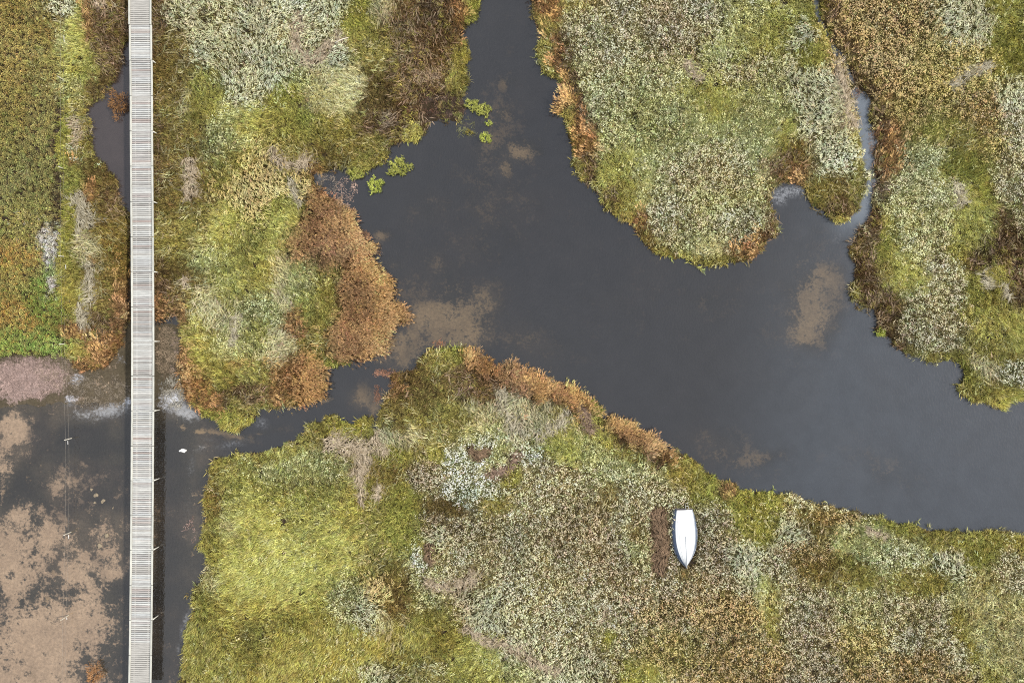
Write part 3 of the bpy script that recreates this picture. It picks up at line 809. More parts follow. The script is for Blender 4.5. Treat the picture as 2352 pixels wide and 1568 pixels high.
# default cover of each piece of land and the patches on it: (style, x, y, rx, ry, rot, weight)
BASE = {'heathland': 'heath', 'verge': 'olive', 'west': 'olive', 'peninsula': 'paleG', 'east': 'paleG', 'south': 'pale'}
PATCH = [
    # heathland, far left
    ('heath', 60, 120, 90, 200, 0, 1), ('heathG', 70, 400, 90, 130, 0, 1), ('heathG', 20, 300, 30, 60, 0, .9), ('heathD', 134, 320, 7, 190, 0, 1.2), ('heathD', 130, 470, 12, 70, 0, .9), ('heathO', 40, 600, 50, 40, 0, .8), ('heathG', 40, 640, 60, 60, 0, .7),  # narrow heathD strips: shadow of the taller verge put in as darker plants
    ('heathO', 10, 720, 50, 70, 0, 1.0), ('heathO', 75, 735, 30, 40, 0, .9), ('heathB', 110, 690, 45, 60, 0, 1.05), ('heathB', 60, 785, 110, 40, 0, 1.0), ('heathB', 20, 690, 30, 40, 0, .6), ('white', 122, 570, 14, 40, 15, 1.2), ('white', 126, 660, 14, 26, 0, 1.2), ('white', 108, 545, 16, 14, 0, .9), ('heathO', 70, 60, 40, 60, 0, .5),
    # verge beside the boardwalk
    ('plume', 150, 15, 26, 26, 0, 1.2), ('lime', 190, 40, 20, 40, 20, 1), ('rust', 206, 35, 14, 34, 0, 1.1), ('brown', 255, 90, 42, 110, 0, 1.15), ('pinkbr', 250, 70, 20, 48, 0, .75), ('straw', 240, 10, 20, 14, 0, 1), ('rust', 213, 88, 10, 14, 0, 1), ('pgreen', 150, 108, 14, 24, 0, 1.1),
    ('lime', 178, 150, 44, 62, 0, 1.25), ('pgreen', 165, 200, 36, 30, 0, 1.2), ('oliveG', 180, 245, 30, 30, 0, 1), ('dkol', 225, 200, 20, 30, 20, 1), ('green', 148, 320, 14, 90, 0, 1.1), ('straw', 178, 300, 9, 50, 0, .9), ('oliveG', 195, 345, 20, 30, 0, 1), ('paleW', 175, 340, 14, 9, 0, .9), ('paleW', 188, 378, 9, 8, 0, .8), ('rust', 176, 385, 12, 10, 0, .7),
    ('green', 160, 440, 22, 60, 0, 1.1), ('dkol', 235, 420, 36, 40, 0, 1), ('brown', 262, 465, 22, 40, 0, 1), ('rust', 207, 445, 12, 14, 0, 1.1), ('olive', 265, 560, 36, 90, 0, 1), ('green', 160, 560, 20, 60, 0, 1.1), ('strawG', 205, 575, 30, 30, 0, .7), ('yel', 165, 650, 26, 50, 0, 1), ('rust', 225, 605, 10, 8, 0, .8), ('rust', 282, 690, 18, 60, 0, 1),
    ('olive', 240, 660, 30, 60, 0, 1), ('lime', 180, 690, 20, 30, 0, .7), ('brown', 230, 755, 50, 36, 0, 1), ('rust', 175, 762, 26, 18, 0, 1.2), ('rust', 255, 790, 40, 30, -30, 1.1), ('yel', 165, 800, 26, 16, 0, 1), ('rust', 215, 835, 46, 20, -10, 1.1), ('oliveG', 190, 815, 30, 18, 0, .9),
    # west bank
    ('olive', 400, 250, 60, 260, 0, .9), ('brown', 372, 40, 26, 70, 0, 1), ('dkol', 385, 150, 40, 60, 0, .9), ('brown', 363, 130, 12, 70, 0, 1.1), ('brown', 366, 330, 16, 110, 0, 1), ('plume', 410, 35, 40, 40, 20, 1), ('plume', 520, 60, 90, 80, 0, 1.2), ('plume', 660, 40, 130, 70, 0, 1.25), ('plume', 600, 160, 60, 80, 0, 1.2), ('plume', 770, 120, 50, 50, 0, 1.1), ('plume', 570, 200, 30, 40, 0, 1), ('plume', 790, 145, 30, 20, 0, 1),
    ('strawG', 620, 20, 30, 20, 0, .9), ('green', 830, 40, 40, 60, 10, 1.3), ('lime', 810, 60, 14, 20, 0, 1.2), ('oliveG', 850, 120, 70, 60, 0, 1.1), ('pyel', 785, 205, 62, 48, -40, 1.45), ('pyel', 740, 222, 36, 28, 0, 1.2), ('pgreen', 690, 190, 40, 24, 0, .9), ('strawG', 870, 30, 24, 40, 0, 1), ('pinkbr', 890, 40, 12, 24, 0, .75),
    ('lime', 465, 215, 36, 44, 0, 1.1), ('yel', 440, 260, 30, 44, 0, 1.0), ('strawG', 430, 250, 18, 40, 0, 1.0), ('pgreen', 530, 265, 30, 24, 0, 1), ('lime', 595, 265, 34, 30, 0, 1.1), ('green', 655, 225, 50, 36, 0, 1.15), ('yel', 600, 300, 70, 40, 0, .9), ('green', 700, 280, 60, 40, 0, .9), ('oliveG', 770, 300, 70, 60, 0, 1.0), ('dkol', 860, 230, 50, 50, 0, 1.1), ('dkol', 850, 170, 40, 30, 0, 1),
    ('brown', 960, 130, 90, 90, 0, 1.1), ('dkbr', 1010, 50, 70, 60, 0, 1.2), ('rust', 1055, 40, 20, 50, 0, 1.1), ('dkbr', 1000, 120, 40, 50, 0, 1.1), ('pinkbr', 980, 170, 48, 32, 0, .75), ('pinkbr', 940, 190, 24, 24, 0, .75), ('dkbr', 920, 280, 80, 50, 0, 1.2), ('pinkbr', 880, 260, 32, 20, 0, .75), ('pinkbr', 890, 300, 16, 12, 0, .75),
    ('mud', 1020, 252, 50, 30, 0, 1.5), ('mud', 1045, 225, 20, 25, 0, 1.3), ('mud', 985, 245, 24, 30, 0, 1), ('yel', 1048, 190, 24, 36, 0, 1.35), ('yel', 1062, 140, 14, 26, 0, 1.2), ('green', 1085, 22, 18, 30, 0, 1.3), ('green', 1072, 100, 12, 16, 0, 1.1), ('yel', 958, 305, 22, 30, 0, 1.3), ('oliveG', 870, 345, 40, 34, 0, 1.1), ('brown', 900, 330, 30, 20, 0, .9), ('yel', 830, 380, 36, 14, 0, 1.1), ('oliveG', 1045, 268, 22, 16, 0, 1.2),
    ('olive', 760, 350, 60, 40, 0, .9), ('oliveG', 640, 400, 60, 70, 0, .9), ('plumeT', 610, 410, 60, 70, 0, 1.15), ('plumeT', 680, 420, 36, 40, 0, .7), ('yel', 560, 380, 60, 60, 0, .8), ('pgreen', 540, 320, 60, 40, 0, .8), ('rust', 740, 440, 30, 40, 0, 1), ('brown', 700, 390, 26, 16, 0, .8),
    ('lime', 660, 510, 34, 50, 0, 1.15), ('green', 640, 470, 40, 40, 0, 1), ('lime', 600, 560, 40, 40, 0, 1.1), ('lime', 545, 560, 30, 60, -10, 1.25), ('pgreen', 480, 590, 40, 30, 0, 1), ('lime', 520, 640, 26, 60, 0, 1.1), ('oliveG', 430, 560, 50, 60, 0, .9), ('dkol', 410, 620, 50, 40, 0, .9), ('brown', 375, 650, 24, 50, 0, 1), ('rust', 370, 700, 18, 24, 0, 1.1), ('rust', 420, 720, 16, 20, 0, 1),
    ('brnreed', 735, 520, 46, 60, 20, 1.25), ('brnreed', 760, 575, 60, 40, 30, 1.1), ('dkbr', 722, 550, 8, 50, -5, 1.2), ('brnreed', 690, 560, 26, 30, 0, 1), ('orange', 790, 520, 24, 60, -24, 1.3), ('orange', 830, 610, 24, 50, -20, 1.4), ('orange', 865, 665, 26, 50, -25, 1.4), ('orange', 880, 735, 40, 40, 0, 1.4), ('brnreed', 815, 690, 40, 80, -10, 1.2), ('orange', 845, 780, 40, 40, 0, 1.3), ('brnreed', 800, 775, 36, 40, 0, 1.2), ('rust', 800, 640, 16, 40, -15, 1),
    ('strawG', 650, 650, 24, 60, 0, 1), ('pgreen', 690, 640, 34, 50, 0, 1.1), ('oliveG', 760, 620, 20, 40, -10, 1), ('yel', 620, 640, 26, 40, 0, 1.0), ('lime', 700, 700, 34, 34, 0, .9), ('yel', 740, 690, 30, 60, 0, 1), ('strawG', 640, 790, 26, 40, 0, 1.1), ('pgreen', 610, 720, 40, 34, 0, 1), ('lime', 600, 760, 30, 30, 0, .9), ('strawG', 500, 720, 36, 50, 0, .9), ('pgreen', 540, 790, 50, 40, 0, 1), ('yel', 470, 800, 40, 70, 0, 1.0), ('rust', 670, 740, 24, 40, 0, 1.0), ('rust', 700, 760, 24, 20, 0, .8),
    ('yel', 560, 860, 70, 40, 0, .8), ('orange', 705, 870, 30, 46, 0, 1.25), ('rust', 670, 880, 40, 46, 0, 1.1), ('rust', 645, 915, 60, 14, 0, 1), ('rust', 445, 870, 30, 60, -20, 1.25), ('orange', 428, 850, 14, 40, -15, 1.2), ('rust', 475, 920, 34, 24, 30, 1.1), ('brown', 580, 900, 40, 30, 0, 1), ('dkbr', 570, 905, 26, 20, 0, 1), ('rust', 550, 850, 30, 20, 0, .7), ('green', 500, 955, 50, 20, 20, 1.2), ('yel', 540, 975, 30, 16, 0, 1.3), ('brown', 520, 920, 26, 18, 0, .8), ('green', 780, 835, 30, 14, 0, 1.2), ('oliveG', 720, 800, 30, 40, 0, 1), ('oliveG', 600, 930, 60, 14, 0, 1),
    # peninsula
    ('oliveG', 1246, 120, 12, 60, -10, 1.3), ('oliveG', 1262, 60, 18, 40, -10, .9), ('rust', 1258, 20, 16, 40, -12, 1.3), ('dkbr', 1290, 120, 12, 60, -18, 1.4), ('rust', 1278, 120, 10, 60, -18, 1.2), ('oliveG', 1264, 126, 12, 60, -18, 1.15), ('dkbr', 1315, 190, 12, 50, -16, 1.4), ('rust', 1303, 190, 10, 50, -16, 1.2), ('oliveG', 1289, 196, 12, 50, -16, 1.15), ('orange', 1300, 232, 14, 22, 0, 1.3), ('dkbr', 1335, 250, 12, 40, -10, 1.4), ('rust', 1323, 250, 10, 40, -10, 1.2), ('oliveG', 1309, 256, 12, 40, -10, 1.15), ('rust', 1340, 320, 16, 50, -10, 1.3), ('brown', 1355, 380, 14, 40, -12, 1.2), ('oliveG', 1312, 330, 14, 50, -8, 1.3), ('oliveG', 1345, 400, 16, 30, -10, 1.1),
    ('brown', 1410, 452, 20, 24, 30, 1.2), ('rust', 1460, 510, 22, 26, 0, 1.3), ('yel', 1440, 500, 14, 14, 0, 1.1), ('olive', 1500, 560, 40, 18, 35, 1.2), ('yel', 1540, 588, 40, 14, 10, 1.3), ('oliveG', 1640, 602, 60, 14, 0, 1.3), ('rust', 1722, 565, 36, 20, -20, 1.3), ('brown', 1770, 525, 12, 36, 0, 1.3), ('pyel', 1625, 565, 26, 18, 20, 1.2),
    ('oliveG', 1330, 20, 50, 20, 0, .6), ('pale', 1380, 60, 70, 50, 0, 1), ('pale', 1440, 70, 60, 60, 0, 1.2), ('paleG', 1400, 200, 70, 80, 0, 1), ('pale', 1395, 140, 50, 60, 0, 1.1), ('lime', 1385, 65, 20, 24, 0, .8), ('greige', 1520, 60, 80, 50, 0, .9), ('pale', 1600, 40, 60, 40, 0, .9), ('pgreen', 1460, 240, 50, 30, 0, .7), ('pgreen', 1540, 300, 100, 50, 0, .9), ('lime', 1640, 240, 50, 50, 20, .8), ('pgreen', 1750, 270, 50, 100, 0, 1.1), ('pgreen', 1700, 70, 50, 80, 10, .9), ('lime', 1800, 60, 40, 60, 30, 1.1), ('lime', 1725, 120, 40, 60, 0, .7),
    ('pale', 1720, 170, 60, 50, 0, .8), ('plume', 1840, 90, 40, 50, 0, .8), ('green', 1860, 130, 30, 30, 20, 1.2), ('green', 1870, 40, 22, 30, 0, 1.1), ('yel', 1890, 90, 18, 40, 0, 1.1), ('plume', 1850, 200, 40, 60, 0, 1), ('plume', 1880, 290, 40, 60, 0, 1), ('lime', 1805, 300, 22, 26, 0, 1.3), ('oliveG', 1790, 330, 26, 40, 0, 1.1), ('brown', 1800, 380, 50, 26, 0, 1.2), ('rust', 1810, 395, 36, 16, 0, 1.1), ('olive', 1840, 350, 30, 26, 0, 1), ('strawG', 1920, 240, 20, 60, 0, .9),
    ('yel', 1440, 440, 40, 50, 20, 1.1), ('lime', 1420, 400, 30, 30, 0, 1.1), ('pgreen', 1480, 390, 40, 60, 20, .9), ('lime', 1450, 360, 40, 20, 0, .9), ('pale', 1620, 400, 90, 60, 0, 1), ('pale', 1560, 490, 70, 50, 0, 1.1), ('paleG', 1620, 470, 110, 100, 0, .9), ('pale', 1680, 520, 60, 40, 0, 1), ('oliveG', 1880, 440, 30, 30, 0, 1.1), ('brown', 1930, 475, 34, 24, 0, 1.2), ('olive', 1900, 430, 50, 30, 0, 1), ('yel', 1915, 505, 30, 8, 0, 1.2), ('oliveG', 1960, 440, 16, 40, 0, 1.1), ('plume', 1920, 370, 40, 40, 0, 1), ('oliveG', 1965, 370, 10, 50, 0, 1), ('brown', 1770, 470, 10, 30, 0, 1.1),
    # east bank
    ('tan', 2000, 90, 110, 110, 20, 1.25), ('tan', 2040, 180, 80, 80, 0, 1.2), ('tanG', 2120, 180, 70, 90, 0, 1.1), ('tanG', 2080, 260, 90, 50, 0, 1.1), ('dkbr', 1905, 20, 16, 40, -20, 1.3), ('dkbr', 1935, 90, 14, 50, -25, 1.4), ('brown', 1960, 150, 14, 30, -20, 1.3), ('dkbr', 1985, 200, 16, 40, -30, 1.3), ('dkbr', 2022, 280, 12, 60, -5, 1.3), ('rust', 2040, 320, 18, 70, 0, 1.3), ('dkbr', 2020, 380, 10, 60, 0, 1.2), ('rust', 2040, 230, 16, 16, 0, 1),
    ('plume', 2230, 50, 60, 50, 0, 1.1), ('lime', 2310, 30, 50, 60, 0, 1.2), ('green', 2310, 110, 40, 60, 0, 1.1), ('pgreen', 2345, 60, 26, 60, 0, .9), ('tanO', 2250, 260, 60, 40, 0, .9), ('tanG', 2220, 150, 70, 50, 0, .9), ('green', 2130, 290, 60, 30, 0, .9), ('oliveG', 2200, 330, 40, 50, 0, .9), ('green', 2200, 380, 50, 36, 0, 1.2), ('pale', 2330, 330, 40, 90, 0, 1.2), ('plume', 2320, 230, 40, 40, 0, 1), ('pale', 2320, 430, 40, 70, 0, 1.2), ('paleG', 2130, 360, 60, 30, 0, .9), ('tanG', 2280, 340, 30, 40, 0, .9),
    ('paleG', 2120, 480, 70, 90, 0, .9), ('lime', 2230, 500, 40, 50, 0, 1.3), ('green', 2260, 440, 40, 50, 0, .9), ('yel', 2210, 570, 30, 40, 0, 1.2), ('dkbr', 2300, 560, 30, 50, 20, 1.4), ('dkbr', 2250, 600, 40, 24, 0, 1.4), ('dkbr', 2330, 650, 30, 60, 0, 1.4), ('brown', 2290, 500, 14, 30, 0, 1.2), ('green', 2320, 470, 30, 30, 0, .9), ('yel', 2285, 630, 40, 30, 0, .9), ('green', 2240, 660, 30, 60, 0, .9), ('yel', 2280, 730, 60, 60, 0, 1.25), ('lime', 2330, 760, 30, 40, 0, 1.1), ('oliveG', 2260, 800, 60, 40, 0, 1.1), ('pale', 2130, 740, 70, 60, 20, 1.1), ('pale', 2170, 640, 40, 70, 0, .9), ('strawG', 2250, 840, 20, 50, -35, 1.1), ('paleW', 2320, 870, 40, 26, 0, 1.2),
    ('brown', 1990, 560, 24, 50, 0, 1.3), ('dkbr', 1985, 640, 34, 50, 0, 1.3), ('brown', 2020, 690, 26, 46, -20, 1.4), ('dkbr', 2035, 740, 20, 40, -10, 1.3), ('brown', 2060, 790, 26, 20, 30, 1.2), ('dkbr', 2000, 510, 12, 30, 20, 1.2), ('olive', 1968, 570, 12, 20, 0, .9), ('oliveG', 1965, 665, 14, 26, 0, 1.0), ('oliveG', 2130, 815, 50, 14, 10, 1.3), ('green', 2200, 845, 40, 26, 30, 1.2), ('oliveG', 2240, 900, 50, 30, 0, 1.3), ('yel', 2310, 915, 50, 20, -10, 1.2), ('green', 2030, 560, 20, 50, 0, .9), ('oliveG', 2040, 640, 16, 60, -20, .9), ('lime', 2080, 640, 40, 40, 0, .7),
    # south bank
    ('dkol', 960, 900, 80, 70, 0, 1.1), ('oliveG', 1000, 830, 40, 40, 0, 1.1), ('green', 1055, 810, 24, 24, 0, 1.3), ('rust', 990, 815, 16, 20, 0, .9), ('rust', 905, 880, 14, 40, 0, 1.1), ('brown', 930, 880, 40, 40, 0, .9), ('oliveG', 1000, 950, 100, 60, 0, 1.0), ('brnreed', 1110, 850, 40, 22, 35, 1.25), ('orange', 1085, 835, 30, 14, 30, 1.2), ('brown', 1080, 890, 60, 40, 0, 1), ('orange', 1230, 890, 46, 14, 25, 1.35), ('brnreed', 1190, 880, 40, 20, 20, 1.2), ('orange', 1310, 920, 40, 14, 30, 1.35), ('brnreed', 1290, 930, 40, 20, 20, 1.2), ('brown', 1180, 890, 20, 14, 0, .8),
    ('green', 1368, 940, 14, 20, 0, 1.3), ('yel', 1385, 965, 10, 20, 0, 1.2), ('orange', 1430, 985, 34, 14, 30, 1.35), ('brnreed', 1440, 1005, 34, 14, 30, 1.2), ('orange', 1490, 1015, 26, 14, 30, 1.3), ('rust', 1520, 1040, 30, 16, 30, 1.1), ('dkbr', 1505, 1055, 14, 16, 0, 1.2), ('brown', 1420, 1015, 14, 14, 0, 1.2), ('strawG', 1230, 950, 60, 30, 0, 1.0), ('oliveG', 1290, 960, 40, 30, 0, 1), ('strawG', 1100, 960, 40, 40, 0, .8), ('strawG', 1180, 960, 26, 50, 0, 1.1),
    ('oliveG', 740, 985, 50, 26, 0, 1.3), ('green', 800, 980, 60, 14, 0, 1.2), ('yel', 600, 1045, 80, 20, -10, 1.2), ('oliveG', 510, 1080, 30, 30, 0, 1.2), ('olive', 490, 1130, 26, 50, 0, 1.1), ('pgreen', 700, 1080, 50, 36, 0, 1.3), ('pgreen', 620, 1090, 60, 30, 0, 1.0), ('lime', 570, 1160, 60, 70, 0, 1.3), ('lime', 660, 1180, 70, 80, 0, 1.3), ('lime', 740, 1250, 80, 90, 0, 1.2), ('yel', 800, 1200, 40, 60, 0, 1.0), ('lime', 560, 1300, 80, 80, 0, 1.2), ('yel', 500, 1260, 40, 80, 0, 1.0), ('pyel', 530, 1200, 30, 60, 0, .8), ('lime', 700, 1340, 80, 60, 0, 1.1), ('yel', 620, 1420, 140, 80, 0, 1.2), ('yel', 500, 1480, 80, 100, 0, 1.1), ('lime', 470, 1420, 30, 60, 0, 1.0), ('yel', 700, 1520, 130, 60, 0, 1.2), ('oliveG', 620, 1500, 60, 40, 0, .8), ('pyel', 490, 1330, 30, 40, 0, .9), ('greige', 500, 1310, 36, 20, 0, .9), ('brown', 660, 1540, 10, 40, 5, .9), ('dkol', 735, 1230, 8, 20, 0, .5), ('olive', 560, 1240, 8, 40, 5, .8),
    ('paleG', 790, 1370, 30, 44, 0, 1.2), ('plume', 845, 1410, 30, 40, -20, 1.1), ('strawG', 890, 1430, 40, 40, 0, .7), ('olive', 900, 1080, 60, 40, 0, 1), ('green', 910, 1050, 40, 24, 0, 1.0), ('greige', 985, 1095, 44, 32, 0, 1.3), ('green', 920, 1160, 50, 60, 0, 1.1), ('oliveG', 860, 1150, 50, 60, 0, 1.0), ('green', 940, 1230, 50, 40, 0, 1.1), ('oliveG', 880, 1290, 60, 60, 0, 1), ('dkol', 900, 1310, 40, 40, 0, 1.0), ('dkol', 910, 1370, 40, 60, 0, 1.0), ('plumeT', 880, 1340, 40, 60, 0, .9), ('yel', 820, 1470, 60, 60, 0, 1), ('oliveG', 930, 1450, 60, 60, 0, .9), ('yel', 1000, 1470, 80, 60, 0, 1.1), ('lime', 1060, 1500, 60, 60, 0, 1.1), ('oliveG', 950, 1520, 90, 50, 0, .9), ('lime', 1100, 1550, 60, 30, 0, 1.1), ('plume', 880, 1540, 60, 26, 0, .9), ('plume', 990, 1530, 40, 30, 0, .8),
    ('oliveG', 1000, 1010, 60, 30, 0, .9), ('green', 1010, 1050, 30, 20, 0, .9), ('strawG', 950, 1000, 60, 20, 0, .9), ('pgreen', 1100, 1000, 60, 30, 0, 1), ('paleW', 1110, 1020, 60, 30, 0, 1.15), ('paleW', 1045, 1050, 30, 40, 0, 1.25), ('paleW', 1070, 1115, 60, 22, 10, 1.4), ('paleW', 1130, 1115, 30, 22, 0, 1.4), ('green', 1180, 1100, 30, 26, 0, 1.2), ('dkol', 1030, 1165, 60, 18, 0, 1.2), ('oliveG', 1130, 1150, 40, 26, 0, 1.1), ('paleW', 1060, 1150, 40, 12, 30, 1.1), ('paleW', 1210, 1045, 24, 18, 0, 1.3), ('pgreen', 1150, 1030, 30, 30, 0, 1),
    ('lime', 1290, 1030, 50, 30, 20, 1.2), ('pgreen', 1370, 1040, 70, 26, 20, 1.2), ('oliveG', 1440, 1050, 50, 20, 20, 1), ('yel', 1390, 1010, 40, 20, 20, 1), ('paleG', 1420, 1090, 80, 30, 10, 1.0), ('pale', 1250, 1110, 80, 50, 0, 1.2), ('greige', 1270, 1080, 70, 30, 0, .8), ('olive', 1400, 1140, 30, 40, 0, .9), ('pale', 1470, 1160, 50, 50, 0, 1.2), ('oliveG', 1580, 1090, 40, 40, 40, 1.3), ('green', 1620, 1120, 40, 36, 30, 1.2), ('rust', 1670, 1125, 30, 14, 25, 1.2), ('green', 1720, 1150, 50, 26, 0, 1.2), ('pale', 1560, 1130, 26, 20, 0, .9), ('olive', 1460, 1210, 16, 60, 0, .9),
    ('pale', 1100, 1230, 90, 60, 0, 1.0), ('greige', 1020, 1200, 50, 40, 0, 1.0), ('plume', 1010, 1220, 30, 30, 0, 1), ('paleG', 970, 1330, 40, 60, 0, .9), ('paleW', 965, 1290, 16, 40, 0, 1.1), ('paleW', 975, 1335, 20, 14, 0, 1.1), ('olive', 1100, 1330, 40, 30, 0, .8), ('pale', 1230, 1300, 120, 90, 0, .9), ('greige', 1330, 1240, 90, 60, 0, .9), ('paleG', 1470, 1270, 30, 50, 0, 1.1), ('plume', 1120, 1390, 50, 60, 40, 1.1), ('greige', 1080, 1390, 40, 30, 0, .9), ('pale', 1290, 1440, 90, 70, 0, 1.2), ('plume', 1250, 1500, 80, 50, 20, 1), ('pgreen', 1190, 1545, 40, 30, 0, 1.1), ('green', 1390, 1460, 14, 20, 0, 1.2), ('lime', 1470, 1550, 30, 26, 0, 1.2), ('tanG', 1540, 1500, 60, 40, 0, .9), ('greige', 1450, 1320, 60, 50, 0, .9), ('greige', 1570, 1340, 60, 50, 0, 1), ('tan', 1560, 1390, 60, 30, 0, .7), ('olive', 1570, 1310, 16, 14, 0, 1.1),
    ('tanO', 1690, 1500, 60, 50, 20, .95), ('tanO', 1630, 1540, 50, 40, 0, .9), ('tanO', 1740, 1530, 60, 40, 0, .9), ('tanO', 1700, 1430, 30, 40, 10, .8), ('tan', 1660, 1400, 50, 40, 0, .9), ('greige', 1650, 1270, 50, 60, 0, 1.0), ('pale', 1620, 1200, 30, 60, 0, .9), ('plume', 1700, 1280, 40, 50, -20, 1.1), ('green', 1730, 1210, 40, 30, 0, 1.1), ('pale', 1790, 1300, 40, 40, 0, 1), ('plume', 1810, 1220, 36, 30, 0, 1.1), ('olive', 1860, 1200, 40, 26, 0, .9), ('tanO', 1900, 1185, 40, 14, 0, .9), ('tanO', 1850, 1270, 60, 30, 10, 1.0), ('olive', 1860, 1300, 70, 22, 15, 1.2), ('oliveG', 1960, 1310, 70, 26, 15, 1.3), ('dkol', 1920, 1300, 60, 16, 15, 1.2), ('yel', 1985, 1330, 26, 24, 0, 1.2), ('pgreen', 1980, 1245, 50, 28, 0, 1.3), ('paleG', 2040, 1280, 60, 40, 0, 1),
    ('green', 2050, 1210, 40, 14, 10, 1.2), ('oliveG', 2150, 1230, 60, 14, 0, 1.3), ('yel', 2240, 1250, 90, 20, 0, 1.2), ('green', 2230, 1280, 40, 30, 0, 1.1), ('yel', 2340, 1255, 40, 20, 0, 1.2), ('plume', 2190, 1290, 40, 40, 0, 1.0), ('pale', 2320, 1310, 40, 60, 0, 1.2), ('oliveG', 2100, 1330, 80, 26, 0, 1.1), ('yel', 2150, 1340, 60, 20, 0, 1.1), ('oliveG', 2260, 1350, 40, 40, 0, .9), ('pgreen', 2190, 1350, 30, 40, 0, .9), ('pyel', 2270, 1410, 70, 70, 30, 1.5), ('pyel', 2310, 1480, 70, 80, 0, 1.5), ('yel', 2210, 1440, 20, 60, -20, 1.3), ('yel', 2230, 1490, 24, 40, 0, 1.1), ('lime', 2280, 1540, 40, 40, 0, 1.2), ('pgreen', 2330, 1380, 40, 40, 0, 1.0), ('pgreen', 2340, 1550, 30, 30, 0, 1.1),
    ('pale', 2110, 1420, 80, 70, 0, 1.1), ('paleG', 1960, 1400, 60, 50, 0, .9), ('greige', 1880, 1440, 70, 60, 0, 1.0), ('pale', 1850, 1400, 50, 40, 0, .9), ('greige', 1860, 1540, 60, 40, 0, 1.1), ('tanG', 1960, 1460, 60, 60, 0, .9), ('tanO', 2090, 1548, 140, 22, 0, .95), ('tanO', 2110, 1510, 60, 20, 0, .9), ('pale', 2200, 1500, 30, 40, -20, 1.1), ('greige', 2240, 1550, 20, 30, 0, .9), ('oliveG', 1765, 1390, 16, 80, 0, .9), ('pgreen', 1760, 1350, 24, 40, 0, .8),
]
names = list(ST)


def region_of(x, y):
    riv_y = np.interp(x, [-300, 380, 600, 760, 880, 960, 1400, 1800, 2400, 2700], [1000, 1000, 990, 900, 845, 770, 800, 900, 1080, 1120])
    riv_x = np.interp(y, [-300, 200, 400, 600, 800, 1000], [1160, 1180, 1120, 1010, 950, 950])
    crk_x = np.interp(y, [-300, 0, 60, 100, 150, 200, 300, 400, 500, 560, 1000], [1845, 1867, 1895, 1908, 1942, 1960, 1990, 2003, 1970, 1900, 1880])
    r = np.full(x.shape, 3)
    r[x > crk_x] = 4
    r[x < riv_x] = 2
    r[x < 327] = 1
    r[(x < 141 + 5 * np.sin(y / 60.0)) & (y < 830)] = 0
    r[y > riv_y] = 5
    return r


REG = ['heathland', 'verge', 'west', 'peninsula', 'east', 'south']
